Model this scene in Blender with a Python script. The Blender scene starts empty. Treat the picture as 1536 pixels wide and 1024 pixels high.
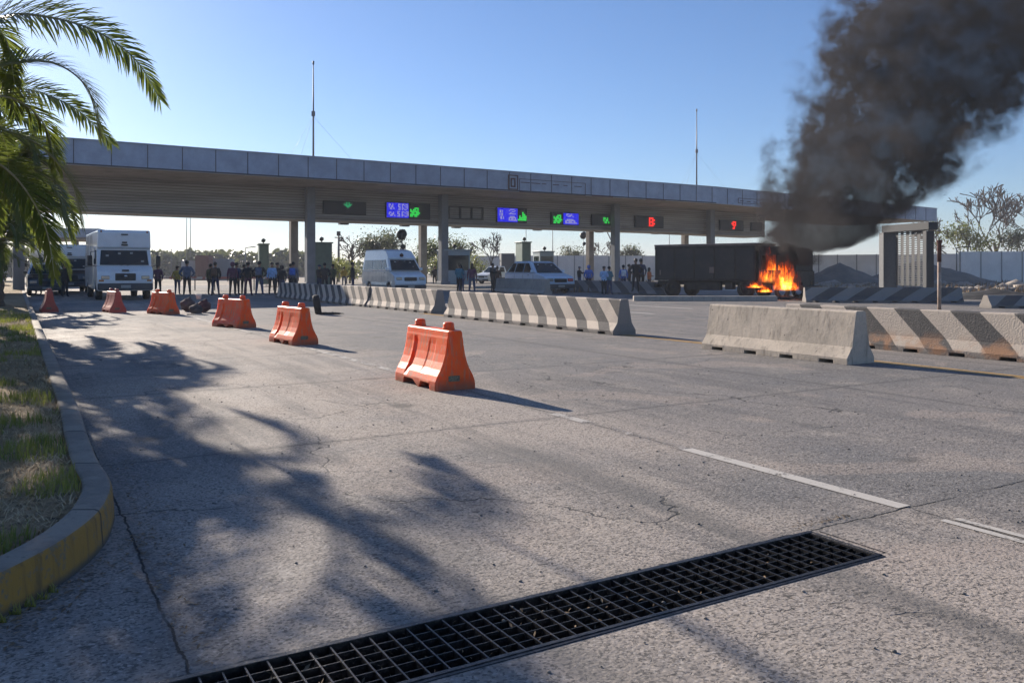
import bpy, bmesh, math, random
from mathutils import Vector, Matrix, noise as mnoise
random.seed(7)
R_ = math.radians
C = bpy.context.scene.collection
scene = bpy.context.scene

# ---------------------------------------------------------------- frames
F = 1260.0; HZ = 405.0; CAMH = 1.35
UA = math.atan2(.509, .861)            # road frame: local x = v (across), local y = u (along)
RX = Vector((-.509, .861, 0)).normalized(); VX = Vector((.861, .509, 0)).normalized()
TX = Vector((.8415, .5402, 0)).normalized(); NX = Vector((-.5402, .8415, 0)).normalized()
TA = math.atan2(.5402, .8415)
def road(u, v, z=0): return RX * u + VX * v + Vector((0, 0, z))
def plaza(s, b, z=0): return TX * s + NX * (53.4 + b) + Vector((0, 0, z))
def gp(px, py, z=0):
    D = F * (CAMH - z) / (py - HZ); return Vector(((px - 768) / F * D, D, z))
def at(px, D, z=0): return Vector(((px - 768) / F * D, D, z))
def zat(py, D): return CAMH + (HZ - py) * D / F
def on_band(px, b):                     # plaza s and depth for a column of the picture
    r = (px - 768) / F; D = (53.4 + b) / (.8415 - .5402 * r); X = r * D
    return .8415 * X + .5402 * D, D

# ---------------------------------------------------------------- materials
MATS = {}
def nodes(m):
    m.use_nodes = True; t = m.node_tree; return t, t.nodes, t.links
def mat(name, col, rough=.6, metal=0, var=.0, scale=8, bump=0, bscale=40, spec=.5, col2=None, thr=(.35, .65), coat=0, detail=6, bd=.01):
    if name in MATS: return MATS[name]
    m = bpy.data.materials.new(name); t, n, l = nodes(m); b = n['Principled BSDF']
    b.inputs['Roughness'].default_value = rough; b.inputs['Metallic'].default_value = metal
    b.inputs['Specular IOR Level'].default_value = spec
    b.inputs['Coat Weight'].default_value = coat
    tc = n.new('ShaderNodeTexCoord')
    if var or col2:
        nz = n.new('ShaderNodeTexNoise'); nz.inputs['Scale'].default_value = scale; nz.inputs['Detail'].default_value = detail
        nz.inputs['Roughness'].default_value = .62
        l.new(tc.outputs['Object'], nz.inputs['Vector'])
        cr = n.new('ShaderNodeValToRGB'); l.new(nz.outputs['Fac'], cr.inputs['Fac'])
        cr.color_ramp.elements[0].position = thr[0]; cr.color_ramp.elements[1].position = thr[1]
        c2 = col2 or tuple(min(1, c * (1 + var)) for c in col); c1 = col if col2 else tuple(c * (1 - var) for c in col)
        cr.color_ramp.elements[0].color = (*c1, 1); cr.color_ramp.elements[1].color = (*c2, 1)
        l.new(cr.outputs['Color'], b.inputs['Base Color'])
    else: b.inputs['Base Color'].default_value = (*col, 1)
    if bump:
        nb = n.new('ShaderNodeTexNoise'); nb.inputs['Scale'].default_value = bscale; nb.inputs['Detail'].default_value = 5
        l.new(tc.outputs['Object'], nb.inputs['Vector'])
        bp = n.new('ShaderNodeBump'); bp.inputs['Strength'].default_value = bump; bp.inputs['Distance'].default_value = bd
        l.new(nb.outputs['Fac'], bp.inputs['Height']); l.new(bp.outputs['Normal'], b.inputs['Normal'])
    MATS[name] = m; return m
def emis(name, col, s):
    if name in MATS: return MATS[name]
    m = bpy.data.materials.new(name); t, n, l = nodes(m); b = n['Principled BSDF']
    b.inputs['Base Color'].default_value = (.02, .02, .02, 1); b.inputs['Emission Color'].default_value = (*col, 1)
    b.inputs['Emission Strength'].default_value = s; MATS[name] = m; return m

class NG:       # tiny node-graph helper
    def __init__(s, m): s.t, s.n, s.l = nodes(m)
    def val(s, x, sock):
        if isinstance(x, (int, float)): sock.default_value = x
        elif isinstance(x, tuple): sock.default_value = x
        else: s.l.new(x, sock)
    def m(s, op, a, b=0, c=0, clamp=False):
        q = s.n.new('ShaderNodeMath'); q.operation = op; q.use_clamp = clamp
        s.val(a, q.inputs[0]); s.val(b, q.inputs[1]); s.val(c, q.inputs[2]); return q.outputs[0]
    def noise(s, vec, scale, detail=4, rough=.55, dist=0):
        q = s.n.new('ShaderNodeTexNoise'); q.inputs['Scale'].default_value = scale; q.inputs['Detail'].default_value = detail
        q.inputs['Roughness'].default_value = rough; q.inputs['Distortion'].default_value = dist
        s.l.new(vec, q.inputs['Vector']); return q.outputs['Fac']
    def voro(s, vec, scale, feat='F1', out='Distance', rnd=1):
        q = s.n.new('ShaderNodeTexVoronoi'); q.feature = feat; q.inputs['Scale'].default_value = scale; q.inputs['Randomness'].default_value = rnd
        s.l.new(vec, q.inputs['Vector']); return q.outputs[out]
    def step(s, x, a, b, lo=0., hi=1.):
        q = s.n.new('ShaderNodeMapRange'); q.interpolation_type = 'SMOOTHSTEP'
        s.val(x, q.inputs[0]); q.inputs[1].default_value = a; q.inputs[2].default_value = b; q.inputs[3].default_value = lo; q.inputs[4].default_value = hi
        return q.outputs[0]
    def mix(s, f, a, b, mode='MIX'):
        q = s.n.new('ShaderNodeMix'); q.data_type = 'RGBA'; q.blend_type = mode
        s.val(f, q.inputs[0]); s.val((*a, 1) if isinstance(a, tuple) else a, q.inputs[6]); s.val((*b, 1) if isinstance(b, tuple) else b, q.inputs[7]); return q.outputs[2]
    def obj(s): return s.n.new('ShaderNodeTexCoord').outputs['Object']
    def sep(s, v):
        q = s.n.new('ShaderNodeSeparateXYZ'); s.l.new(v, q.inputs[0]); return q.outputs
    def scale(s, v, sc):
        q = s.n.new('ShaderNodeMapping'); q.inputs['Scale'].default_value = sc; s.l.new(v, q.inputs[0]); return q.outputs[0]
    def bump(s, h, strength, dist, normal=None):
        q = s.n.new('ShaderNodeBump'); q.inputs['Strength'].default_value = strength; q.inputs['Distance'].default_value = dist
        s.l.new(h, q.inputs['Height'])
        if normal: s.l.new(normal, q.inputs['Normal'])
        return q.outputs[0]
    @property
    def b(s): return s.n['Principled BSDF']

def road_material():
    m = bpy.data.materials.new('worn_concrete_road'); g = NG(m); o = g.obj(); x, y, _ = g.sep(o)
    big = g.noise(o, .22, 5, .6); mid = g.noise(o, 1.6, 6, .65); fine = g.noise(o, 34, 5, .7); streak = g.noise(g.scale(o, (1.6, .18, 1)), 1.1, 5, .6)
    left = g.step(g.m('ADD', x, g.m('MULTIPLY', g.m('SUBTRACT', mid, .5), .5)), 4.0, 5.6)
    base = g.mix(left, (.40, .342, .290), (.235, .214, .196))
    base = g.mix(g.m('MULTIPLY', g.step(big, .44, .60), .85), base, (.17, .165, .16))
    base = g.mix(g.m('MULTIPLY', g.step(mid, .50, .72), .55), base, (.40, .35, .30))
    base = g.mix(g.m('MULTIPLY', g.step(streak, .50, .66), .6), base, (.125, .12, .118)); pat = g.noise(o, .62, 3, .5, .6); base = g.mix(g.m('MULTIPLY', g.step(pat, .58, .62), .35), base, (.42, .34, .28))
    # aggregate, pits and chips
    vr = g.voro(o, 95, 'F1', 'Color'); vs = g.n.new('ShaderNodeSeparateColor'); g.l.new(vr, vs.inputs[0])
    base = g.mix(g.m('MULTIPLY', g.step(vs.outputs[0], .80, .97), .35), base, (.60, .55, .50))
    base = g.mix(g.m('MULTIPLY', g.step(vs.outputs[1], .70, .9), .7), base, (.06, .057, .055)); sp = g.voro(o, 30, 'F1', 'Color'); sq_ = g.n.new('ShaderNodeSeparateColor'); g.l.new(sp, sq_.inputs[0]); base = g.mix(g.m('MULTIPLY', g.m('MULTIPLY', g.step(sq_.outputs[0], .8, .9), g.step(g.voro(o, 30), .25, .45, 1, 0)), .6), base, (.07, .066, .064))
    base = g.mix(g.m('MULTIPLY', g.step(fine, .54, .70), .8), base, (.055, .052, .05)); base = g.mix(g.m('MULTIPLY', g.step(fine, .44, .34, 0, 1) if False else g.step(g.m('SUBTRACT', 1, fine), .56, .68), .45), base, (.55, .50, .44))
    chips = g.noise(g.scale(o, (9, 26, 1)), 1.6, 3, .6, 1.2)
    cm = g.m('MULTIPLY', g.step(chips, .595, .65), g.step(g.noise(o, .7, 4), .36, .56))
    chips2 = g.noise(g.scale(o, (38, 62, 1)), 1.0, 3, .6, 1.0); cmx = g.step(chips2, .60, .68)
    base = g.mix(g.m('MULTIPLY', cm, .8), base, (.045, .043, .04)); base = g.mix(g.m('MULTIPLY', cmx, .75), base, (.05, .047, .045))
    oil = g.m('MULTIPLY', g.step(g.voro(o, .8, 'F1'), .05, .16, 1, 0), g.step(mid, .45, .55)); base = g.mix(g.m('MULTIPLY', oil, .6), base, (.05, .048, .046))
    trk = g.m('MULTIPLY', g.step(g.m('ABSOLUTE', g.m('SUBTRACT', g.m('ABSOLUTE', g.m('SUBTRACT', x, 2.4)), .8)), .05, .38, 1, 0), g.step(g.noise(g.scale(o, (3, .25, 1)), 1.3, 5), .42, .62)); base = g.mix(g.m('MULTIPLY', trk, .6), base, (.10, .098, .095))
    # slab joints with wandering edges
    w = g.m('MULTIPLY', g.m('SUBTRACT', g.noise(o, 3.2, 6, .7), .5), .09)
    def lines(c, off, period):
        q = g.m('SUBTRACT', g.m('ADD', c, w), off); q = g.m('DIVIDE', q, period); q = g.m('SUBTRACT', q, g.m('ROUND', q)); return g.m('MULTIPLY', g.m('ABSOLUTE', q), period)
    jn = g.m('MINIMUM', lines(y, 2.96, 3.46), lines(x, .50, 3.86))
    jm = g.m('MULTIPLY', g.step(jn, .003, .009, 1, 0), g.step(g.noise(o, 1.1, 4), .32, .48))
    jsoft = g.m('MULTIPLY', g.step(jn, .0, .12, 1, 0), .36)
    # random cracks
    cv = g.n.new('ShaderNodeVectorMath'); cv.operation = 'ADD'; g.l.new(o, cv.inputs[0])
    nn = g.n.new('ShaderNodeTexNoise'); nn.inputs['Scale'].default_value = 1.3; nn.inputs['Detail'].default_value = 6; g.l.new(o, nn.inputs['Vector'])
    sc = g.n.new('ShaderNodeVectorMath'); sc.operation = 'SCALE'; sc.inputs['Scale'].default_value = .9; g.l.new(nn.outputs['Color'], sc.inputs[0]); g.l.new(sc.outputs[0], cv.inputs[1])
    ck = g.voro(cv.outputs[0], .33, 'DISTANCE_TO_EDGE', 'Distance')
    cm2 = g.m('MULTIPLY', g.step(ck, .001, .0035, 1, 0), g.step(g.noise(o, .55, 3), .46, .54))
    base = g.mix(jsoft, base, (.12, .115, .11))
    base = g.mix(jm, base, (.02, .02, .02)); base = g.mix(g.m('MULTIPLY', cm2, .85), base, (.03, .03, .03))
    g.l.new(base, g.b.inputs['Base Color'])
    g.l.new(g.step(mid, .3, .7, .72, .92), g.b.inputs['Roughness']); g.b.inputs['Specular IOR Level'].default_value = .35
    h = g.m('ADD', g.m('MULTIPLY', fine, .55), g.m('MULTIPLY', g.voro(o, 70, 'SMOOTH_F1'), .5))
    h = g.m('SUBTRACT', h, g.m('MULTIPLY', cm, .6)); h = g.m('SUBTRACT', h, g.m('MULTIPLY', g.m('MAXIMUM', jm, cm2), 1.6))
    h = g.m('SUBTRACT', g.m('ADD', h, g.m('MULTIPLY', mid, .8)), g.m('MULTIPLY', cmx, .8))
    g.l.new(g.bump(h, .5, .010), g.b.inputs['Normal'])
    return m
def dirt_material():
    m = bpy.data.materials.new('dusty_ground'); g = NG(m); o = g.obj()
    a = g.noise(o, .12, 6, .65); b = g.noise(o, 2.5, 6, .7)
    c = g.mix(g.step(a, .38, .64), (.40, .33, .25), (.22, .19, .14)); c = g.mix(g.m('MULTIPLY', g.step(b, .5, .7), .5), c, (.14, .13, .07))
    g.l.new(c, g.b.inputs['Base Color']); g.b.inputs['Roughness'].default_value = .95
    g.l.new(g.bump(b, .6, .05), g.b.inputs['Normal']); return m
def verge_material():
    m = bpy.data.materials.new('verge_soil'); g = NG(m); o = g.obj()
    a = g.noise(o, .9, 6, .65); b = g.noise(o, 14, 6, .75); s = g.noise(g.scale(o, (30, 9, 9)), 2, 4, .7, 1.5)
    c = g.mix(g.step(a, .42, .62), (.38, .27, .15), (.24, .18, .08)); c = g.mix(g.step(b, .5, .68), c, (.07, .05, .03)); c = g.mix(g.m('MULTIPLY', g.step(s, .55, .66), .8), c, (.34, .25, .15))
    g.l.new(c, g.b.inputs['Base Color']); g.b.inputs['Roughness'].default_value = .95
    g.l.new(g.bump(g.m('ADD', b, s), .9, .03), g.b.inputs['Normal']); return m
def stripe_material(name, period, lean, dark, light, phase=0, stain=False):
    m = bpy.data.materials.new(name); g = NG(m); o = g.obj(); x, y, z = g.sep(o)
    wob = g.m('MULTIPLY', g.m('SUBTRACT', g.noise(o, 9, 4), .5), .025)
    q = g.m('ADD', g.m('DIVIDE', g.m('ADD', g.m('ADD', y, g.m('MULTIPLY', z, lean)), wob), period), phase); q = g.m('FRACT', q)
    f = g.m('MULTIPLY', g.step(q, .0, .02), g.step(q, .48, .50, 1, 0))
    n1 = g.noise(o, 2.2, 6, .65); n2 = g.noise(o, 26, 6, .7)
    wear = g.step(g.m('ADD', n2, g.m('MULTIPLY', n1, .5)), .82, .98)
    c = g.mix(f, light, dark); c = g.mix(g.m('MULTIPLY', wear, .55), c, (.28, .25, .22))
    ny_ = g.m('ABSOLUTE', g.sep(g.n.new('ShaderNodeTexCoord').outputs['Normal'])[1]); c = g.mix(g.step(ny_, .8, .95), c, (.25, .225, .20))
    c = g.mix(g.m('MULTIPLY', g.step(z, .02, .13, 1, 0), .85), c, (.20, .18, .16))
    drip = g.noise(g.scale(o, (9, 9, .8)), 2, 4, .6)
    c = g.mix(g.m('MULTIPLY', g.step(drip, .55, .75), .4), c, (.16, .14, .125))
    if stain:
        st = g.m('MULTIPLY', g.step(z, .10, .40, 1, 0), g.step(g.noise(o, 3.1, 4), .42, .62)); c = g.mix(g.m('MULTIPLY', st, .7), c, (.38, .19, .09))
    g.l.new(c, g.b.inputs['Base Color']); g.b.inputs['Roughness'].default_value = .85
    h = g.m('ADD', g.m('MULTIPLY', n2, .6), g.voro(o, 38)); g.l.new(g.bump(h, .5, .008), g.b.inputs['Normal']); return m
def concrete_material(name, a, b, dark, pits=True):
    m = bpy.data.materials.new(name); g = NG(m); o = g.obj(); x, y, z = g.sep(o)
    n1 = g.noise(o, 1.7, 6, .65); n2 = g.noise(o, 22, 6, .7); drip = g.noise(g.scale(o, (7, 7, .9)), 1.8, 5, .65)
    c = g.mix(g.step(n1, .38, .64), a, b); c = g.mix(g.m('MULTIPLY', g.step(drip, .50, .70), .65), c, dark)
    c = g.mix(g.m('MULTIPLY', g.step(n2, .56, .68), .45), c, dark)
    hole = g.voro(o, 6, 'F1'); pt = g.step(hole, .05, .085, 1, 0)
    if pits: c = g.mix(pt, c, (.05, .045, .04))
    g.l.new(c, g.b.inputs['Base Color']); g.b.inputs['Roughness'].default_value = .88
    h = g.m('ADD', g.m('MULTIPLY', n2, .7), g.m('MULTIPLY', n1, 1.5))
    if pits: h = g.m('SUBTRACT', h, pt)
    g.l.new(g.bump(h, .6, .012), g.b.inputs['Normal']); return m
def paint_material(name, col, lo, hi):
    m = bpy.data.materials.new(name); g = NG(m); o = g.obj()
    n = g.m('ADD', g.m('MULTIPLY', g.noise(o, 3.5, 6, .7), .6), g.m('MULTIPLY', g.noise(o, 45, 5, .7), .4))
    g.l.new(g.mix(g.noise(o, 12), tuple(c * .8 for c in col), col), g.b.inputs['Base Color']); g.b.inputs['Roughness'].default_value = .75
    a = g.step(n, lo, hi); tr = g.n.new('ShaderNodeBsdfTransparent'); mx = g.n.new('ShaderNodeMixShader')
    g.l.new(a, mx.inputs[0]); g.l.new(tr.outputs[0], mx.inputs[1]); g.l.new(g.b.outputs[0], mx.inputs[2]); g.l.new(mx.outputs[0], g.n['Material Output'].inputs['Surface']); return m
def kerb_material():
    m = bpy.data.materials.new('painted_kerb'); g = NG(m); o = g.obj(); x, y, z = g.sep(o)
    n = g.noise(o, 3, 6, .65); n2 = g.noise(o, 22, 6, .7); dr = g.noise(g.scale(o, (6, 6, .8)), 2, 5, .6)
    geo = g.n.new('ShaderNodeNewGeometry'); nz = g.sep(geo.outputs['True Normal'])[2]
    top = g.mix(g.step(n, .4, .62), (.30, .26, .21), (.22, .19, .16)); top = g.mix(g.m('MULTIPLY', g.step(n2, .55, .7), .6), top, (.10, .085, .07))
    yel = g.mix(g.m('MULTIPLY', g.step(dr, .46, .68), .75), (.36, .20, .04), (.11, .08, .045)); yel = g.mix(g.step(g.m('ADD', n2, g.m('MULTIPLY', g.m('SUBTRACT', n, .5), .8)), .52, .66), yel, (.20, .16, .10))
    yel = g.mix(g.step(z, .0, .05, 1, 0), yel, (.08, .07, .06))
    far = g.step(y, 4.6, 6.5)
    side = g.mix(far, yel, (.20, .175, .14))
    c = g.mix(g.step(nz, .5, .8), side, top)
    q = g.m('DIVIDE', g.m('SUBTRACT', y, .1), 1.0); q = g.m('SUBTRACT', q, g.m('ROUND', q)); j = g.step(g.m('ABSOLUTE', q), .006, .014, 1, 0)
    c = g.mix(g.m('MULTIPLY', j, .85), c, (.03, .025, .02))
    g.l.new(c, g.b.inputs['Base Color']); g.b.inputs['Roughness'].default_value = .85
    g.l.new(g.bump(g.m('ADD', n2, g.m('MULTIPLY', n, 2)), .6, .012), g.b.inputs['Normal']); return m
def leaf_material(name, c1, c2, trans=.35, scale=3):
    m = bpy.data.materials.new(name); g = NG(m); o = g.obj()
    n = g.noise(o, scale, 3); c = g.mix(g.step(n, .35, .65), c1, c2)
    g.l.new(c, g.b.inputs['Base Color']); g.b.inputs['Roughness'].default_value = .45
    if trans:
        tl = g.n.new('ShaderNodeBsdfTranslucent'); g.l.new(g.mix(.35, c, (.35, .42, .06)), tl.inputs[0]); mx = g.n.new('ShaderNodeMixShader'); mx.inputs[0].default_value = trans
        g.l.new(g.b.outputs[0], mx.inputs[1]); g.l.new(tl.outputs[0], mx.inputs[2]); g.l.new(mx.outputs[0], g.n['Material Output'].inputs['Surface'])
    MATS[name] = m; return m

# ---------------------------------------------------------------- mesh helpers
class MB:
    def __init__(s): s.v = []; s.f = []; s.mi = []; s.sm = []
    def add(s, vs, fs, mi=0, smooth=False):
        o = len(s.v); s.v += [tuple(p) for p in vs]; s.f += [tuple(i + o for i in f) for f in fs]; s.mi += [mi] * len(fs); s.sm += [smooth] * len(fs)
    def box(s, x0, x1, y0, y1, z0, z1, mi=0, M=None):
        vs = [Vector((x, y, z)) for z in (z0, z1) for y in (y0, y1) for x in (x0, x1)]
        if M: vs = [M @ p for p in vs]
        s.add(vs, [(0, 2, 3, 1), (4, 5, 7, 6), (0, 1, 5, 4), (2, 6, 7, 3), (0, 4, 6, 2), (1, 3, 7, 5)], mi)
    def tube(s, pts, rad, n=8, mi=0, caps=True, smooth=True):
        pts = [Vector(p) for p in pts]; rad = rad if isinstance(rad, (list, tuple)) else [rad] * len(pts)
        vs = []; prev = None
        for i, p in enumerate(pts):
            d = (pts[min(i + 1, len(pts) - 1)] - pts[max(i - 1, 0)])
            d = d.normalized() if d.length > 1e-9 else Vector((0, 0, 1))
            a = prev if prev is not None else (Vector((1, 0, 0)) if abs(d.x) < .9 else Vector((0, 1, 0)))
            a = (a - d * a.dot(d)); a = a.normalized() if a.length > 1e-6 else Vector((0, 1, 0)); b = d.cross(a); prev = a
            for k in range(n):
                t = 2 * math.pi * k / n; vs.append(p + (a * math.cos(t) + b * math.sin(t)) * rad[i])
        fs = []
        for i in range(len(pts) - 1):
            for k in range(n): fs.append((i * n + k, i * n + (k + 1) % n, (i + 1) * n + (k + 1) % n, (i + 1) * n + k))
        s.add(vs, fs, mi, smooth)
        if caps:
            o = len(s.v) - len(vs); s.f += [tuple(o + k for k in reversed(range(n))), tuple(o + (len(pts) - 1) * n + k for k in range(n))]; s.mi += [mi] * 2; s.sm += [False] * 2
    def lathe(s, prof, c=(0, 0, 0), axis='z', n=20, mi=0, smooth=True):
        vs = []
        for r, h in prof:
            for k in range(n):
                t = 2 * math.pi * k / n; a, b = r * math.cos(t), r * math.sin(t)
                p = (a, b, h) if axis == 'z' else ((h, a, b) if axis == 'x' else (b, h, a)); vs.append(Vector(p) + Vector(c))
        fs = [(i * n + k, i * n + (k + 1) % n, (i + 1) * n + (k + 1) % n, (i + 1) * n + k) for i in range(len(prof) - 1) for k in range(n)]
        s.add(vs, fs, mi, smooth)
    def blob(s, c, r, sub=2, amp=.2, fr=2., mi=0, seed=0, sq=(1, 1, 1)):
        bm = bmesh.new(); bmesh.ops.create_icosphere(bm, subdivisions=sub, radius=1)
        vs = []
        for v in bm.verts:
            k = 1 + amp * mnoise.noise(v.co * fr + Vector((seed * 7.1, seed * 3.3, seed))); vs.append(Vector((v.co.x * sq[0], v.co.y * sq[1], v.co.z * sq[2])) * k * r + Vector(c))
        fs = [tuple(v.index for v in f.verts) for f in bm.faces]; bm.free(); s.add(vs, fs, mi, True)
    def prof(s, pts, hw, mi=0, mi_side=None, split=None):
        """extrude a side outline (y,z) across x; hw(z) is the half width"""
        n = len(pts); L = [Vector((-hw(z), y, z)) for y, z in pts]; Rr = [Vector((hw(z), y, z)) for y, z in pts]
        s.add(L + Rr, [(i, (i + 1) % n, n + (i + 1) % n, n + i) for i in range(n)], mi)
        o = len(s.v) - 2 * n; ms = mi if mi_side is None else mi_side
        s.f += [tuple(o + i for i in reversed(range(n))), tuple(o + n + i for i in range(n))]; s.mi += [ms] * 2; s.sm += [False] * 2
    def build(s, name, mats, parent=None, bevel=0, seg=2, loc=None, rot=None, fix=True):
        me = bpy.data.meshes.new(name); me.from_pydata(s.v, [], s.f)
        mats = mats if isinstance(mats, (list, tuple)) else [mats]
        for m in mats: me.materials.append(m)
        me.polygons.foreach_set('material_index', s.mi); me.polygons.foreach_set('use_smooth', s.sm)
        if fix:
            bm = bmesh.new(); bm.from_mesh(me); bmesh.ops.recalc_face_normals(bm, faces=bm.faces); bm.to_mesh(me); bm.free()
        o = bpy.data.objects.new(name, me); C.objects.link(o)
        if parent: o.parent = parent
        if bevel:
            b = o.modifiers.new('bevel', 'BEVEL'); b.width = bevel; b.segments = seg; b.limit_method = 'ANGLE'; b.angle_limit = R_(35)
        if loc is not None: o.location = loc
        if rot is not None: o.rotation_euler = (0, 0, rot) if isinstance(rot, (int, float)) else rot
        return o
def tag(o, label=None, cat=None, group=None, kind=None):
    if label: o['label'] = label
    if cat: o['category'] = cat
    if group: o['group'] = group
    if kind: o['kind'] = kind
    return o
def empty(name, loc, rz=0, label=None, cat=None, group=None):
    o = bpy.data.objects.new(name, None); C.objects.link(o); o.empty_display_size = .2
    o.location = loc; o.rotation_euler = (0, 0, rz); return tag(o, label, cat, group)
def copy_tree(o, parent=None):
    c = o.copy(); C.objects.link(c); c.parent = parent
    for ch in list(o.children): copy_tree(ch, c)
    return c
def place(proto, first, loc, rz, label, group=None):
    o = proto if first else copy_tree(proto)
    o.location = loc; o.rotation_euler = (0, 0, rz); o['label'] = label
    if group: o['group'] = group
    return o

# ---------------------------------------------------------------- camera, world, sun
cam = bpy.data.cameras.new('camera'); co = bpy.data.objects.new('camera', cam); C.objects.link(co); scene.camera = co
co.location = (0, 0, CAMH); co.rotation_euler = (R_(90), 0, 0); cam.sensor_width = 36; cam.lens = 36 * F / 1536; cam.shift_y = -107 / 1536; cam.clip_end = 6000; cam.clip_start = .05
SUN_EL, SUN_AZ = 20.5, -39.0            # azimuth: degrees right of straight ahead
w = bpy.data.worlds.new('World'); scene.world = w; w.use_nodes = True
wn = w.node_tree; bg = wn.nodes['Background']; sk = wn.nodes.new('ShaderNodeTexSky'); sk.sky_type = 'NISHITA'; sk.sun_disc = False
sk.sun_elevation = R_(SUN_EL); sk.sun_rotation = R_(SUN_AZ); sk.air_density = 1.0; sk.dust_density = .3; sk.ozone_density = 4.5; sk.altitude = 50
tm = wn.nodes.new('ShaderNodeMix'); tm.data_type = 'RGBA'; tm.blend_type = 'MULTIPLY'; tm.inputs[0].default_value = 1; tm.inputs[7].default_value = (.92, .96, 1.10, 1); wn.links.new(sk.outputs[0], tm.inputs[6]); wn.links.new(tm.outputs[2], bg.inputs[0]); bg.inputs[1].default_value = .070
sl = bpy.data.lights.new('sun', 'SUN'); so = bpy.data.objects.new('sun', sl); C.objects.link(so)
sl.energy = 4.9; sl.angle = R_(.55); sl.color = (1, .89, .76)
sd = Vector((math.sin(R_(SUN_AZ)) * math.cos(R_(SUN_EL)), math.cos(R_(SUN_AZ)) * math.cos(R_(SUN_EL)), math.sin(R_(SUN_EL))))
so.rotation_euler = sd.to_track_quat('Z', 'Y').to_euler(); so.location = (0, 0, 30)
vs_ = scene.view_settings; vs_.view_transform = 'Standard'; vs_.look = 'None'; vs_.gamma = 1; vs_.exposure = .80
scene.render.engine = 'CYCLES'
cy = scene.cycles; cy.use_denoising = True; cy.max_bounces = 6; cy.diffuse_bounces = 3; cy.glossy_bounces = 3; cy.transparent_max_bounces = 12; cy.volume_bounces = 1
cy.use_adaptive_sampling = True; cy.adaptive_threshold = .02; cy.caustics_reflective = False; cy.caustics_refractive = False
cy.volume_max_steps = 128; cy.volume_step_rate = 1.0

# ---------------------------------------------------------------- ground
HOLE = (-3.0, 3.535, 2.53, 2.95)        # v0,v1,u0,u1 of the drain
def sheet(name, xs, ys, z, m, hole=None, label=None, kind='structure', step=None, loc=None):
    b = MB(); X = sorted(set(xs + ([hole[0], hole[1]] if hole else []))); Y = sorted(set(ys + ([hole[2], hole[3]] if hole else [])))
    idx = {}; vs = []
    for j, yy in enumerate(Y):
        for i, xx in enumerate(X): idx[i, j] = len(vs); vs.append((xx, yy, z))
    fs = []
    for j in range(len(Y) - 1):
        for i in range(len(X) - 1):
            if hole and X[i] >= hole[0] - 1e-6 and X[i + 1] <= hole[1] + 1e-6 and Y[j] >= hole[2] - 1e-6 and Y[j + 1] <= hole[3] + 1e-6: continue
            fs.append((idx[i, j], idx[i + 1, j], idx[i + 1, j + 1], idx[i, j + 1]))
    b.add(vs, fs); o = b.build(name, m, rot=UA, fix=False); return tag(o, kind=kind)
M_road = road_material(); M_dirt = dirt_material()
sheet('ground', [-2500, 2500], [-400, 3000], -.03, M_dirt, HOLE)
sheet('road', [-.9, 46], [-12, 78], 0, M_road, HOLE)
sheet('access_road', [-30, -.9], [62, 130], -.008, M_road)
# drain channel walls (below the road)
b = MB(); h = HOLE; d = .16
b.add([(h[0], h[2], -d), (h[1], h[2], -d), (h[1], h[3], -d), (h[0], h[3], -d), (h[0], h[2], 0), (h[1], h[2], 0), (h[1], h[3], 0), (h[0], h[3], 0)],
      [(0, 1, 2, 3), (0, 4, 5, 1), (1, 5, 6, 2), (2, 6, 7, 3), (3, 7, 4, 0)])
tag(b.build('drain_channel', mat('channel_dirt', (.022, .02, .018), .95, var=.5, scale=20, bump=.5), rot=UA), kind='structure')
M_steel = mat('worn_grate_steel', (.035, .034, .034), .42, .85, col2=(.10, .09, .085), scale=30, bump=.3, bscale=120)
gr = empty('drain_grate', road(2.74, .3), UA, 'long black steel drain grate let into the road in the foreground', 'drain grate')
fr = MB(); lx0, lx1, ly = h[0] - .3, h[1] - .3, .21
def B(b, x0, x1, y0, y1, z0, z1): b.box(x0, x1, y0, y1, z0, z1)
B(fr, lx0, lx1, -ly, -ly + .022, -.04, .006); B(fr, lx0, lx1, ly - .022, ly, -.04, .006); B(fr, lx1 - .022, lx1, -ly + .022, ly - .022, -.04, .005); B(fr, lx0, lx0 + .022, -ly + .022, ly - .022, -.04, .005)
B(fr, lx0, lx1, -ly - .018, -ly, -.03, .003); B(fr, lx0, lx1, ly, ly + .014, -.03, .003)
fr.build('frame', M_steel, gr, bevel=.002, seg=1)
gb = MB(); ny = 6; sy = (2 * ly - .044) / ny
for k in range(1, ny): B(gb, lx0 + .022, lx1 - .022, -ly + .022 + k * sy - .002, -ly + .022 + k * sy + .002, -.032, -.002)
x = lx0 + .022; k = 0
while x < lx1 - .03:
    x += .0745; k += 1; th = .0032
    gb.box(-th, th, -ly + .022, ly - .022, -.03, .002, 0, Matrix.Translation((x, 0, random.uniform(-.002, .001))) @ Matrix.Rotation(random.uniform(-.006, .006), 4, 'Z'))
gb.build('bar_grid', M_steel, gr)
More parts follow.
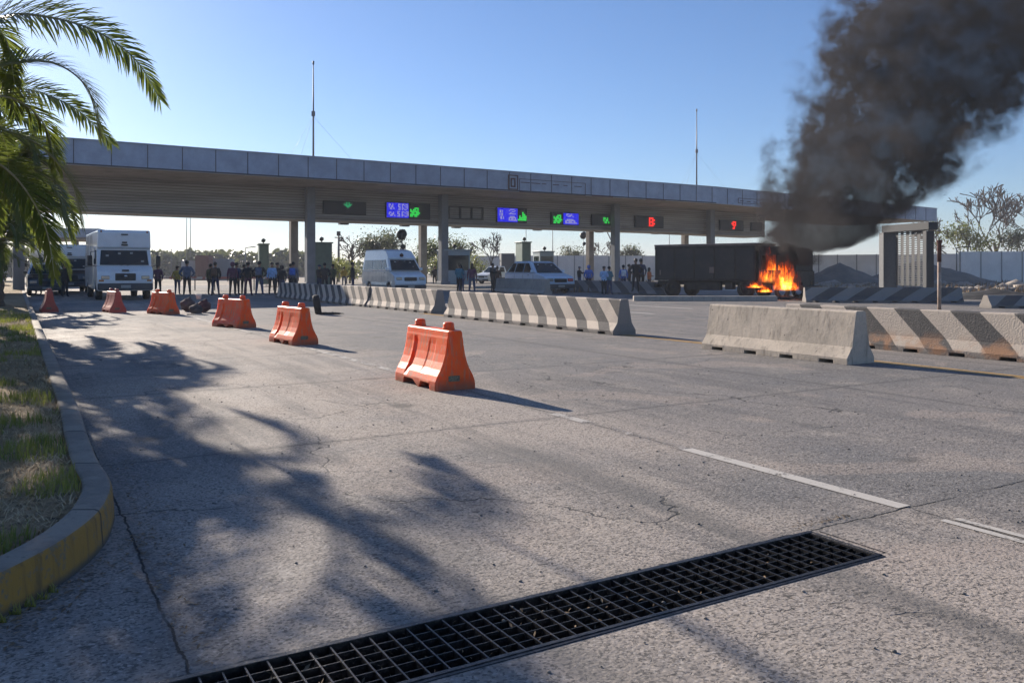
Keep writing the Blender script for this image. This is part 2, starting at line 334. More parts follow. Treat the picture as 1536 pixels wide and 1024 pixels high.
# trapped leaves in the grate
M_litter = mat('dry_leaf_litter', (.09, .06, .035), .9, col2=(.30, .21, .12), scale=15)
lt = MB()
def leaf_bit(b, p, s, flat=.3):
    a = random.uniform(0, 6.28); q = Matrix.Translation(p) @ Matrix.Rotation(a, 4, 'Z') @ Matrix.Rotation(random.uniform(-flat, flat), 4, 'X') @ Matrix.Rotation(random.uniform(-flat, flat), 4, 'Y')
    b.add([q @ Vector(c) for c in ((-s, 0, 0), (0, -s * .35, s * .12), (s, 0, 0), (0, s * .35, s * .1))], [(0, 1, 2, 3)])
for cx, spread, cnt in ((.85, .25, 160), (2.05, .35, 330), (2.7, .3, 160), (1.4, .9, 140), (0, 1.5, 90)):
    for _ in range(cnt):
        leaf_bit(lt, road(random.uniform(2.56, 2.92), min(3.5, random.gauss(cx, spread)), random.uniform(-.06, -.004)), random.uniform(.006, .02), .8)
for _ in range(260):
    u = random.uniform(3, 6.5); leaf_bit(lt, road(u, .56 + abs(random.gauss(0, .10)) - .05 * (u < 4.7), .005), random.uniform(.006, .018))
for _ in range(200): leaf_bit(lt, Vector((-1.93 + abs(random.gauss(0, .11)), random.uniform(2.8, 4.3), .005)), random.uniform(.006, .02))
for _ in range(170): leaf_bit(lt, road(random.uniform(1.5, 9), random.uniform(.6, 7), .004), random.uniform(.004, .011))
for _ in range(80): leaf_bit(lt, road(3.0 + abs(random.gauss(0, .05)), random.uniform(3.5, 3.95), .005), random.uniform(.005, .014))
tag(lt.build('leaf_litter', M_litter, fix=False), kind='stuff', label='scattered dry leaves and bits on the road and in the drain', cat='leaves')

pb_ = MB()
for _ in range(420):
    u = 1.5 + 9 * random.random() ** 1.3; v = random.uniform(.5, 9); pb_.blob(road(u, v, .003), random.uniform(.003, .009), 1, .5, 2, seed=_, sq=(1.2, 1, .6))
tag(pb_.build('pebbles', mat('grit_stone', (.20, .18, .16), .9, var=.4, scale=3)), kind='stuff', label='small grit and pebbles lying on the road', cat='grit')
# markings
W_s = paint_material('white_line_paint', (.58, .54, .48), .36, .46); W_m = paint_material('faded_line_paint', (.52, .48, .43), .40, .54); W_f = paint_material('ghost_line_paint', (.45, .41, .37), .50, .60)
def strip(name, u0, u1, v0, v1, m, z=.004):
    b = MB(); n = max(1, int((u1 - u0) / 2)); vs = []
    for i in range(n + 1):
        u = u0 + (u1 - u0) * i / n; vs += [road(u, v0, z), road(u, v1, z)]
    b.add(vs, [(2 * i, 2 * i + 1, 2 * i + 3, 2 * i + 2) for i in range(n)]); return tag(b.build(name, m, fix=False), kind='structure')
strip('lane_line', 2.98, 4.78, 4.30, 4.41, W_s); strip('lane_line', 4.78, 6.05, 4.30, 4.41, W_f); strip('lane_line', 6.05, 6.6, 4.30, 4.41, W_m)
W_q = paint_material('worn_line_paint', (.58, .54, .48), .36, .48); strip('lane_line', -.5, 2.72, 4.28, 4.335, W_q); strip('lane_line', -.5, 2.70, 4.37, 4.42, W_q); strip('lane_line', 9.8, 17, 4.30, 4.42, W_m); strip('lane_line', 18.5, 26, 4.30, 4.42, W_m)
Y_p = paint_material('yellow_line_paint', (.62, .34, .06), .36, .48)
strip('yellow_line', 4, 24, 10.80, 10.87, Y_p); strip('yellow_line', 4, 24, 10.95, 11.02, Y_p)
strip('lane_line', 20, 30, 16.8, 17.0, W_s); strip('lane_line', 22, 36, 20.2, 20.4, W_s); strip('lane_line', 30, 48, 13.2, 13.35, W_m)
strip('lane_line', 28, 40, 23.4, 23.6, W_s)

# kerb and verge
path = [road(110, .48), road(70, .48), road(45, .48), road(30, .48), road(20, .48), road(12, .48), road(8, .48), Vector((-2.66, 5.40, 0)), Vector((-2.25, 4.74, 0)), Vector((-2.10, 4.42, 0)), Vector((-2.0, 4.12, 0)),
        Vector((-1.95, 3.82, 0)), Vector((-1.945, 3.52, 0)), Vector((-1.985, 3.22, 0)), Vector((-2.06, 2.92, 0)), Vector((-2.2, 2.5, 0)), Vector((-2.5, 2.0, 0)), Vector((-3.0, 1.55, 0)), Vector((-3.8, 1.25, 0)), Vector((-6, 1.0, 0)), Vector((-12, 1.0, 0))]
def densify(P, n=4):
    out = []
    for i in range(len(P) - 1):
        p0, p1, p2, p3 = P[max(i - 1, 0)], P[i], P[i + 1], P[min(i + 2, len(P) - 1)]
        kk = n if (p2 - p1).length < 3 else 1
        for j in range(kk):
            t = j / kk
            if kk == 1: out.append(p1.copy()); continue
            out.append(.5 * ((2 * p1) + (p2 - p0) * t + (2 * p0 - 5 * p1 + 4 * p2 - p3) * t * t + (3 * p1 - p0 - 3 * p2 + p3) * t ** 3) if (p1 - p0).length < 3 and (p3 - p2).length < 3 else p1.lerp(p2, t))
    out.append(P[-1]); return out
KP = densify(path); KH = .18; prof = [(.02, -.03), (.0, .0), (-.012, KH - .025), (-.022, KH - .007), (-.04, KH), (-.145, KH), (-.16, KH - .01), (-.162, .02)]
b = MB(); vs = []; inner = []
for i, p in enumerate(KP):
    d = (KP[min(i + 1, len(KP) - 1)] - KP[max(i - 1, 0)]).normalized(); nrm = Vector((-d.y, d.x, 0))  # d runs toward the camera: road side
    q = nrm
    jit = mnoise.noise(p * .9) * .008
    for a, z in prof: vs.append(p + q * (a + jit) + Vector((0, 0, z + (mnoise.noise(p * 1.7) * .006 if z > .1 else 0))))
    inner.append(p + q * (-.155))
n = len(prof); b.add(vs, [(i * n + k, i * n + k + 1, (i + 1) * n + k + 1, (i + 1) * n + k) for i in range(len(KP) - 1) for k in range(n - 1)], smooth=True)
M_kerb = kerb_material()
kb = b.build('kerb', M_kerb, fix=False); tag(kb, kind='structure')
# check side: verge is away from road (inner should have smaller v)
b = MB(); ip = inner; vs = []; NC = 14
for i, p in enumerate(ip):
    far = Vector((p.x - 26, p.y + 2, 0)) if p.y > 1.3 else Vector((p.x - 6, p.y + .3, 0))
    for k in range(NC):
        t = (k / (NC - 1)) ** 2.2; q = p.lerp(far, t); q.z = KH - .03 + mnoise.noise(q * .8) * .035 * min(1, k) + .02 * min(1, k / 3) + mnoise.noise(q * 3.1) * .012 * min(1, k); vs.append(q)
b.add(vs, [(i * NC + k, i * NC + k + 1, (i + 1) * NC + k + 1, (i + 1) * NC + k) for i in range(len(ip) - 1) for k in range(NC - 1)], smooth=True)
vg = b.build('verge', verge_material(), fix=False); tag(vg, kind='structure')
# grass: green tufts and straw
def inpoly(x, y):   # inside the verge: left of the inner kerb
    best = None
    for i in range(len(ip) - 1):
        a, c = ip[i], ip[i + 1]
        if (a.y - y) * (c.y - y) <= 0 and abs(a.y - c.y) > 1e-6: xx = a.x + (c.x - a.x) * (y - a.y) / (c.y - a.y); best = xx if best is None else min(best, xx)
    return best is not None and x < best - .02
def blade(b, p, hgt, wd, lean):
    a = random.uniform(0, 6.28); dx, dy = math.cos(a), math.sin(a); px_, py_ = -dy * wd, dx * wd
    m = (p[0] + dx * lean * .4, p[1] + dy * lean * .4, p[2] + hgt * .6); t = (p[0] + dx * lean, p[1] + dy * lean, p[2] + hgt)
    b.add([(p[0] - px_, p[1] - py_, p[2]), (p[0] + px_, p[1] + py_, p[2]), (m[0] + px_ * .7, m[1] + py_ * .7, m[2]), (m[0] - px_ * .7, m[1] - py_ * .7, m[2]), t], [(0, 1, 2, 3), (3, 2, 4)])
gg = MB(); st = MB(); cnt = 0
while cnt < 52000:
    y = 1.3 + 22 * random.random() ** 1.9; lim = -.55 * y + 1.0; x = random.uniform(-.64 * y - 1.2, lim)
    if not inpoly(x, y): continue
    cnt += 1
    n1 = mnoise.noise(Vector((x * 1.1, y * 1.1, 3))) + .5 * mnoise.noise(Vector((x * 3.3, y * 3.3, 8)))
    z = KH - .03
    k = 1 + max(0, y - 6) * .07
    if n1 > .10 and random.random() < .85: blade(gg, (x, y, z), random.uniform(.03, .08) * k ** .5 * (1 + n1), .0028 * k, random.uniform(.01, .05))
    elif random.random() < .95: blade(st, (x, y, z), random.uniform(.008, .055) * k ** .5, .003 * k, random.uniform(.04, .14) * k ** .5)
for _ in range(500):                    # weeds along the kerb foot
    i = random.randrange(30, len(KP) - 14); p = KP[i]; blade(gg, (p.x + random.uniform(.0, .05), p.y, 0), random.uniform(.01, .05), .0022, .03)
M_grass = leaf_material('grass_blades', (.13, .16, .03), (.36, .34, .08), .35, 2); M_straw = mat('dry_straw', (.32, .22, .11), .9, col2=(.66, .52, .32), scale=6)
tag(gg.build('grass', M_grass, fix=False), kind='stuff', label='short green grass growing in patches on the verge', cat='grass')
tag(st.build('dry_grass', M_straw, fix=False), kind='stuff', label='dry straw and dead grass lying on the verge', cat='dry grass')

# ---------------------------------------------------------------- barriers
def jersey(name, L, H, u, v, m, label, group, rz=UA, units=1, foot=.60, top=.17, loc=None, damage=False):
    b = MB(); P = [(foot / 2, 0.0), (foot / 2, .09), (foot / 2 - .11, .25), (top / 2 + .02, H - .02), (top / 2, H)]
    ring = [(x, z) for x, z in P] + [(-x, z) for x, z in reversed(P)]
    st_ = []; y = 0; ul = L / units
    for k in range(units):
        y0 = k * ul + .004; y1 = (k + 1) * ul - .004; st_.append((y0, False, k)); nn = max(2, round(ul / .8))
        for j in range(nn):
            c = y0 + (j + .5) * (y1 - y0) / nn; st_ += [(c - .13, False, k), (c - .125, True, k), (c + .125, True, k), (c + .13, False, k)]
        st_.append((y1, False, k))
    for k in range(units):
        rows = [s for s in st_ if s[2] == k]; vs = []
        dx = random.uniform(-.015, .015) if units > 1 else 0
        for yy, notch, _ in rows:
            for x, z in ring:
                zz = .055 if (notch and z == 0) else z; xx = x
                q = Vector((xx, yy, zz)); e = mnoise.noise(q * 5) * .006
                vs.append((xx + dx + e * (1 if x > 0 else -1), yy, zz + (e if z > .3 else 0)))
        n = len(ring); fs = [(i * n + a, i * n + (a + 1) % n, (i + 1) * n + (a + 1) % n, (i + 1) * n + a) for i in range(len(rows) - 1) for a in range(n)]
        fs += [tuple(reversed(range(n))), tuple((len(rows) - 1) * n + a for a in range(n))]; b.add(vs, fs)
    o = b.build(name, m, loc=loc if loc is not None else road(u, v), rot=rz, bevel=.014, seg=2); return tag(o, label, 'road barrier', group)
LT, DK = (.58, .49, .40), (.085, .078, .075)
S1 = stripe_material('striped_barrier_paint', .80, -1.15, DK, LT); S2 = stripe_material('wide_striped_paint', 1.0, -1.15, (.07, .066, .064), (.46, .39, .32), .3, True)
SC = concrete_material('weathered_concrete', (.54, .46, .37), (.42, .36, .29), (.19, .16, .135))
G = 'concrete safety barriers'
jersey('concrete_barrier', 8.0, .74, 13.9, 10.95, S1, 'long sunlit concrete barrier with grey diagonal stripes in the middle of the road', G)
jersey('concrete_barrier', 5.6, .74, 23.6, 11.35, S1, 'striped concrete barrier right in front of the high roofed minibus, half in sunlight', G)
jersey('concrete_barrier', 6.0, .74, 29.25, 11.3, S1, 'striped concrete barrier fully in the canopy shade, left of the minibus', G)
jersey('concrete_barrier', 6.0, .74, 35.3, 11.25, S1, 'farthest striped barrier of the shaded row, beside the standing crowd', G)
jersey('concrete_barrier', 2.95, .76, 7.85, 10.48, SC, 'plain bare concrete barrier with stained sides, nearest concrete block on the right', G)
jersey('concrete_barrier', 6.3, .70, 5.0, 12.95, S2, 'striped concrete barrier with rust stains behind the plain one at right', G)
SC2 = concrete_material('pale_concrete', (.42, .38, .33), (.36, .32, .28), (.22, .2, .18), False)
jersey('concrete_barrier', 3.0, .86, 38.6, 25.1, SC2, 'pale concrete barrier before the white taxi, its right hand block', G); jersey('concrete_barrier', 2.6, .86, 41.7, 25.2, SC2, 'short pale concrete barrier behind the long striped one, left of the taxi block', G)
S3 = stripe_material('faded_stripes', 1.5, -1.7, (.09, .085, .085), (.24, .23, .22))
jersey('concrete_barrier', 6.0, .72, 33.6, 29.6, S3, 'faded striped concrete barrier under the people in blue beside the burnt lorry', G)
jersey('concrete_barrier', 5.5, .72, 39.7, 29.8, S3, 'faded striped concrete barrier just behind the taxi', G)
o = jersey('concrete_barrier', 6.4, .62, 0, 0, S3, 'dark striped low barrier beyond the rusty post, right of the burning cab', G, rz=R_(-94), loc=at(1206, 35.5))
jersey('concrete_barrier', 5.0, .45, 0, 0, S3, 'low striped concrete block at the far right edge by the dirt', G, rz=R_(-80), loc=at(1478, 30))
# low island kerb before the burnt lorry
b = MB(); b.box(-.2, .2, 0, 6.2, -.01, .22); tag(b.build('island_kerb', SC2, loc=at(950, 36.8), rot=R_(-92), bevel=.03), 'low pale kerb of the traffic island in front of the burnt lorry', 'kerb')

# orange water-filled barriers
M_or = bpy.data.materials.new('orange_plastic'); g = NG(M_or); o_ = g.obj(); xx, yy, zz = g.sep(o_)
oi = g.n.new('ShaderNodeObjectInfo'); va = g.n.new('ShaderNodeVectorMath'); va.operation = 'ADD'; cx_ = g.n.new('ShaderNodeCombineXYZ'); g.l.new(g.m('MULTIPLY', oi.outputs['Random'], 40), cx_.inputs[0]); g.l.new(o_, va.inputs[0]); g.l.new(cx_.outputs[0], va.inputs[1]); o_ = va.outputs[0]
nn = g.noise(o_, 4, 6, .65); n3 = g.noise(g.scale(o_, (8, 8, 1.5)), 3, 4)
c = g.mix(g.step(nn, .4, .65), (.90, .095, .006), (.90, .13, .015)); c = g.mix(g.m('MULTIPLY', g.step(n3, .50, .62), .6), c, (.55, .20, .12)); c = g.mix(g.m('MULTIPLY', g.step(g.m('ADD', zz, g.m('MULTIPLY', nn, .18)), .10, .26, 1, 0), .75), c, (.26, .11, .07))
g.l.new(c, g.b.inputs['Base Color']); g.b.inputs['Specular IOR Level'].default_value = .28; g.b.inputs['Roughness'].default_value = .45; g.b.inputs['Subsurface Weight'].default_value = .4; g.b.inputs['Subsurface Radius'].default_value = (.16, .02, .006); g.b.inputs['Subsurface Scale'].default_value = 1
g.l.new(g.bump(g.noise(o_, 30, 4), .12, .006), g.b.inputs['Normal'])
M_or2 = mat('sun_bleached_plastic', (.40, .07, .045), .5, col2=(.46, .10, .07), scale=5, bump=.15)
M_lab = mat('barrier_label_plate', (.11, .08, .05), .5, col2=(.22, .19, .12), scale=60, thr=(.45, .55))
M_wh = mat('white_paint', (.74, .73, .70), .35, var=.08, scale=3, coat=.3)
def plastic_barrier(mt):
    root = empty('orange_barrier', (0, 0, 0), UA, 'x', 'plastic barrier'); L, W, H = 1.2, .5, .67
    hw = [(0, .25), (.05, .252), (.10, .246), (.16, .222), (.23, .182), (.31, .148), (.40, .122), (.50, .104), (.575, .096), (.60, .090), (.655, .084), (.67, .068)]
    ys = [0, .015, .04, .17, .20, .31, .34, .42, .48, .51, .66, .69, .78, .81, .84, .90, .93, .985, 1.16, 1.185, 1.2]
    b = MB(); vs = []
    grooves = [(.84, .90)]; wide = [(.30, .45), (.77, .92)]
    notch = [(.20, .42), (.66, .90)]
    for y in ys:
        ring = []
        e = max(0, .04 - min(y, L - y))
        for z, x_ in hw:
            gd = 0
            if .10 < z < .56 and any(a <= y <= c_ for a, c_ in grooves): gd = .030 * min(1, (z - .10) / .12)
            elif .22 < z < .54 and (.34 <= y <= .48 or .93 < y < 1.1): gd = .007
            zz_ = z
            if z == 0 and any(a <= y <= c_ for a, c_ in notch): zz_ = .075
            if z == .05 and any(a <= y <= c_ for a, c_ in notch): zz_ = .079
            ring.append((max(.03, x_ - gd - e * .35), y, zz_ + (-e * .1 if z > .5 else 0)))
        ring += [(-p[0], p[1], p[2]) for p in reversed(ring)]; vs += ring
    n = 2 * len(hw); fs = [(i * n + a, i * n + (a + 1) % n, (i + 1) * n + (a + 1) % n, (i + 1) * n + a) for i in range(len(ys) - 1) for a in range(n)]
    fs += [tuple(reversed(range(n))), tuple((len(ys) - 1) * n + a for a in range(n))]; b.add(vs, fs, 0, False)
    b.build('body', mt, root, bevel=.010, seg=3)
    for y in (.20, .98):
        k = MB(); k.lathe([(.0, -.01), (.068, -.01), (.072, .012), (.066, .022), (.064, .06), (.056, .078), (.035, .086), (0, .087)], (0, y, H), n=20); k.build('cap', mt, root)
    p = MB(); p.box(-.10, .04, -.006, .02, .10, .165); p.build('label_plate', M_lab, root, bevel=.003)
    
    return root
pb = plastic_barrier(M_or); GB = 'orange plastic barriers along the lane line'
P_ = [(8.45, 4.27, 0, 'nearest and brightest orange plastic barrier, alone on the lane line'), (14.9, 4.5, .10, 'second nearest orange plastic barrier, before the long striped concrete row'),
      (20.0, 4.65, .3, 'orange plastic barrier beside the dark sacks, third from the camera'), (27.2, 4.1, .3, 'faded orange barrier at the right front corner of the big white van truck')]
for i, (u, v, dr, lb) in enumerate(P_): place(pb, i == 0, road(u, v), UA + dr, lb, GB)
pb2 = plastic_barrier(M_or2)
place(pb2, True, road(29.2, 2.8), UA + .12, 'dull red plastic barrier directly in front of the big white van truck', GB); place(pb2, False, road(30.6, .95), UA + .02, 'leftmost dull red plastic barrier, seen end on near the kerb', GB)

# ---------------------------------------------------------------- toll canopy
M_fas = mat('fascia_panels', (.28, .33, .42), .5, .25, var=.14, scale=.9, bump=.1, bscale=2)
M_seam = mat('dark_seam', (.05, .055, .065), .7); M_sof = mat('soffit_grey', (.19, .17, .155), .85, var=.25, scale=.6)
M_col = mat('column_grey', (.17, .185, .205), .6, var=.12, scale=1.5, bump=.1, bscale=12); M_colb = mat('column_concrete', (.24, .21, .18), .75, var=.2, scale=1.2, bump=.2)
m = bpy.data.materials.new('ribbed_cladding'); g = NG(m); o_ = g.obj(); x_, y_, z_ = g.sep(o_)
q = g.m('FRACT', g.m('DIVIDE', z_, .19)); rb = g.m('MULTIPLY', g.step(q, .0, .1), g.step(q, .82, .98, 1, 0))
nz = g.noise(g.scale(o_, (.12, 1, 2.2)), 1.6, 5, .6); cc = g.mix(g.step(nz, .35, .65), (.25, .235, .215), (.36, .345, .325)); cc = g.mix(g.m('SUBTRACT', 1, rb), cc, (.11, .10, .095))
g.l.new(cc, g.b.inputs['Base Color']); g.b.inputs['Roughness'].default_value = .7; g.l.new(g.bump(rb, .6, .02), g.b.inputs['Normal']); M_rib = m
cn = empty('toll_canopy', plaza(0, 0), TA, 'long grey toll plaza canopy on columns spanning all lanes', 'toll canopy')
s0, s1, s2 = -26, 56, 90.8
def top(s): return 8.75 if s < s1 else 8.75 - (s - s1) / (s2 - s1) * .55
def bot(s): return 7.30 if s < s1 else 7.30 - (s - s1) / (s2 - s1) * .52
b = MB(); ss = [s0, s1, s2]
def slab(b, pts, y0, y1, zt, zb, mi=0):
    vs = [];
    for s in pts: vs += [(s, y0, zb(s)), (s, y1, zb(s)), (s, y1, zt(s)), (s, y0, zt(s))]
    n = len(pts); b.add(vs, [(4 * i + k, 4 * i + (k + 1) % 4, 4 * i + 4 + (k + 1) % 4, 4 * i + 4 + k) for i in range(n - 1) for k in range(4)] + [(3, 2, 1, 0), tuple(4 * (n - 1) + k for k in range(4))], mi)
slab(b, ss, .02, .25, top, bot); b.build('fascia', M_fas, cn)
b = MB(); s = s0 + 1.55; seams = []
while s < s2 - .5:
    seams.append(s); b.box(s - .022, s + .022, -.006, .0195, bot(s) + .03, top(s) - .02); s += 1.95
b.box(s0, s1, -.02, .019, 7.31, 7.40)
b.build('panel_seam', M_seam, cn)
b = MB(); slab(b, ss, -.05, .30, lambda s: top(s) + .07, lambda s: top(s) + .003); b.build('coping', M_fas, cn)
b = MB(); slab(b, ss, .255, 12.5, lambda s: bot(s) + .9, lambda s: bot(s) + .05); b.build('roof_deck', M_sof, cn)
b = MB(); slab(b, [s0, s1, 70], 6.5, 9.4, lambda s: bot(s) + .045, lambda s: 5.15 - max(0, s - 40) * .012); b.build('sign_beam', M_rib, cn)
b = MB(); b.box(s0, 70, 6.46, 6.495, 5.14, 5.22); b.build('beam_trim', M_colb, cn)
b = MB()                                # rust outlines of removed lettering on the fascia
def fas(px, py):
    s, D = on_band(px, 0); return s, zat(py, D)
def outline(b, x0, y0, x1, y1, w_=.05):
    sA, zA = fas(x0, y0); sB, zB = fas(x1, y1); z0_, z1_ = min(zA, zB), max(zA, zB)
    b.box(sA, sB, -.03, -.008, z1_ - w_, z1_); b.box(sA, sB, -.03, -.008, z0_, z0_ + w_); b.box(sA, sA + w_, -.03, -.008, z0_ + w_, z1_ - w_); b.box(sB - w_, sB, -.03, -.008, z0_ + w_, z1_ - w_)
outline(b, 762, 262, 777, 285, .07); outline(b, 766, 267, 773, 281, .1)
b.build('rust_outline', mat('rusty_frame', (.10, .05, .045), .9), cn)
for k in range(6): b = MB(); sA, zA = fas(781 + k * 16, 274 + k * 1.2); b.box(sA, sA + random.uniform(.3, .9), -.03, -.008, zA, zA + .05); b.build('letter_stub', MATS['rusty_frame'], cn)
b = MB()
outline(b, 779, 268, 878, 294, .03); outline(b, 1107, 297, 1160, 308, .04)
for k in range(5): sA, zA = fas(1110 + k * 10, 302 + k * .9); b.box(sA, sA + .5, -.035, -.008, zA, zA + .06)
for px in (905, 985): sA, zA = fas(px, 300 + (px - 905) * .08); b.box(sA - 1.2, sA + 1, -.03, -.008, bot(sA) - .02, bot(sA) + .09)
b.build('rust_outline', mat('rusty_frame', (.10, .05, .045), .9), cn)
for px in (520, 612, 690, 812, 905, 990, 1090):
    s, D = on_band(px, 9); k = MB(); k.box(s - .35, s + .35, 9.42, 9.9, 4.93, 5.08); k.box(s - .05, s + .05, 9.6, 9.7, 5.08, 5.3); k.build('floodlight', M_seam, cn)
for px in (465, 665, 923, 1066):
    s, D = on_band(px, 5.8); k = MB(); k.box(s - .31, s + .31, 5.5, 6.1, .0, bot(s) + .04); k.box(s - .42, s + .42, 5.4, 6.2, .0, .45); k.build('column', M_col, cn, bevel=.03)
for px in (445, 640, 892, 1035):
    s, D = on_band(px, 9); k = MB(); k.box(s - .28, s + .28, 9.45, 10.0, 0, bot(s) + .04); k.build('rear_column', M_colb, cn, bevel=.03)
for px in (-60, 28):
    s, D = on_band(px, 5.8); k = MB(); k.box(s - .31, s + .31, 5.5, 6.1, 0, 7.3); k.build('column', M_col, cn, bevel=.03)
# toll islands, one under each column
isl = [(465, 'toll island with the green booth, left of the minibus'), (665, 'toll island with the pale glazed booth'), (835, 'toll island behind the white taxi'), (923, 'toll island with the group in blue jackets'), (1066, 'toll island hidden behind the burnt lorry')]
for px, lb in isl:
    s, D = on_band(px, 5.8); b = MB(); b.box(-.95, .95, -5.5, 9, -.02, .2)
    o = b.build('toll_island', SC2, loc=plaza(s, 4.6), rot=TA, bevel=.05); tag(o, lb, 'traffic island', 'toll islands')

# lane signs
M_hous = mat('sign_housing', (.018, .018, .02), .5); E = {'b': emis('led_blue', (.01, .01, .8), .5), 'g': emis('led_green', (.03, .9, .1), .45), 'r': emis('led_red', (1, .02, .01), .8), 'w': emis('led_white', (.5, .5, 1), .3), 'd': emis('led_dim_green', (.02, .55, .2), .35)}
GL = {'down': ['0010100', '0010100', '1110111', '0111110', '0011100', '0001000'], 'fig': ['0001110', '1011010', '1111110', '0110111', '1111110', '1101100'],
      'bars': ['000100', '000110', '010111', '011111', '111111'], '8': ['1110', '1011', '1110', '1011', '1110'], '9': ['0111', '1101', '0111', '0010', '0110'], 'txt': ['11011011', '10010101', '11010011', '01011001', '11010110'],
      'two': ['01110', '10001', '00110', '01000', '11111'], 'car': ['0111100', '1111110', '1011010', '1111111'], 'scr': ['11010', '10110', '01101']}
def sign(px0, px1, py0, py1, label, panels=(), glyphs=(), hollow=False):
    s, D = on_band((px0 + px1) / 2, 6.3); sa, Da = on_band(px0, 6.3); sb, Db = on_band(px1, 6.3); z1 = zat(py0, D); z0 = zat(py1, D); W = sb - sa; H = z1 - z0
    r = empty('lane_sign', plaza(sa, 6.25, z0), TA, label, 'lane sign', 'electronic signs on the toll canopy'); b = MB()
    if hollow:
        t_ = .09; b.box(0, W, 0, .2, 0, t_); b.box(0, W, 0, .2, H - t_, H)
        for k in range(4): x = k * (W - t_) / 3; b.box(x, x + t_, 0, .2, t_, H - t_)
        b.build('housing', M_hous, r); q = MB(); q.box(.09, W - .09, .19, .205, .09, H - .09); q.build('back_panel', M_rib, r); return
    b.box(0, W, 0, .22, 0, H); b.build('housing', M_hous, r, bevel=.02)
    for (c_, a0, a1, b0, b1) in panels:
        q = MB(); q.box(a0 * W, a1 * W, -.012, -.003, b0 * H, b1 * H); q.build('display_panel', E[c_], r)
    for (c_, gn, a0, a1, b0, b1) in glyphs:
        rows = GL[gn]; q = MB(); nr, nc = len(rows), len(rows[0]); cw = (a1 - a0) * W / nc; ch = (b1 - b0) * H / nr
        for j, rw in enumerate(rows):
            for i, ch_ in enumerate(rw):
                if ch_ == '1': x = a0 * W + i * cw; z = b1 * H - (j + 1) * ch; q.box(x + cw * .08, x + cw * .95, -.03, -.018, z + ch * .08, z + ch * .95)
        q.build('led_symbol', E[c_], r)
sign(485, 549, 302, 322, 'unlit black lane sign with a dim green mark, leftmost on the canopy', (), [('d', 'down', .46, .66, .5, .95)])
sign(579, 645, 304.5, 328, 'black lane sign with blue text panel and green figure, between the left columns', [('b', .01, .50, .03, .97)], [('w', 'txt', .26, .48, .52, .92), ('w', 'scr', .05, .18, .55, .9), ('w', 'txt', .24, .50, .1, .45), ('w', 'scr', .05, .2, .12, .4), ('g', 'fig', .53, .76, .12, .72)])
sign(673, 725, 310, 329.5, 'empty sign frame with three openings, right of the second column', hollow=True)
sign(745, 790, 312, 334, 'blue lane sign with green bars at its right end', [('b', .02, .68, .03, .97)], [('w', 'scr', .08, .22, .2, .85), ('w', 'two', .38, .62, .55, .92), ('w', 'car', .38, .66, .12, .45), ('g', 'bars', .68, .98, .15, .75)])
sign(827, 868, 319, 337.5, 'lane sign with a green figure at left and a blue panel at right', [('b', .42, .98, .04, .96)], [('g', 'fig', .06, .38, .1, .8), ('w', 'scr', .52, .8, .65, .92), ('w', 'car', .48, .92, .12, .5)])
sign(888, 926, 322, 338.5, 'black lane sign with small green and white marks, against the third column', (), [('g', 'scr', .42, .66, .2, .75), ('w', 'scr', .78, .95, .3, .7)])
sign(953, 995, 324.5, 341.5, 'black lane sign showing a bright red digit', (), [('r', '8', .46, .68, .1, .9)])
sign(1080, 1115, 330.5, 346, 'black lane sign showing a dim red digit, behind the smoke side of the last column', (), [('r', '9', .46, .66, .15, .9)])
sign(1127, 1143, 333.5, 346.5, 'small blank square sign, rightmost on the canopy', (), ())
# antennas on the roof
M_ant = mat('galvanised_pole', (.16, .16, .165), .5, .5)
for px, y0, y1, D, lb in ((470, 95, 238, 59, 'tall thin antenna mast on the canopy roof above the leftmost column'), (1045, 166, 284, 80, 'tall thin antenna mast on the canopy roof near the smoke')):
    zb = 8.1; zt = zat(y0, D); r = empty('antenna_mast', at(px, D, zb), 0, lb, 'antenna'); b = MB(); b.tube([(0, 0, 0), (0, 0, (zt - zb) * .55), (0, 0, zt - zb)], [.075, .06, .03], 8); b.build('pole', M_ant, r)
    z5 = (zt - zb) * .52; b = MB(); b.box(-.12, .12, -.06, .06, z5, z5 + .35); b.build('bracket', M_ant, r); b = MB(); b.tube([(0, 0, zt - zb - .1), (0, 0, zt - zb + .15)], .07, 8); b.build('tip', M_ant, r)
    b = MB()
    for a in (0, 2.1, 4.2): b.tube([(0, 0, z5), (math.cos(a) * 3.5, math.sin(a) * 2, .1)], .006, 4)
    b.build('guy_wire', M_ant, r)
# far second canopy at left
fc = empty('far_canopy', at(20, 92), R_(14), 'second smaller canopy far behind the white trucks at left', 'toll canopy'); b = MB(); b.box(-16, 8.6, 0, 9, 5.0, 6.0); b.build('fascia', M_fas, fc)
b = MB(); b.box(-16, 8.5, .2, 8.8, 4.75, 4.99); b.build('soffit', M_colb, fc)
for x in (-12, -4, 5): k = MB(); k.box(x, x + .5, 4, 4.5, 0, 4.76); k.build('column', M_col, fc)

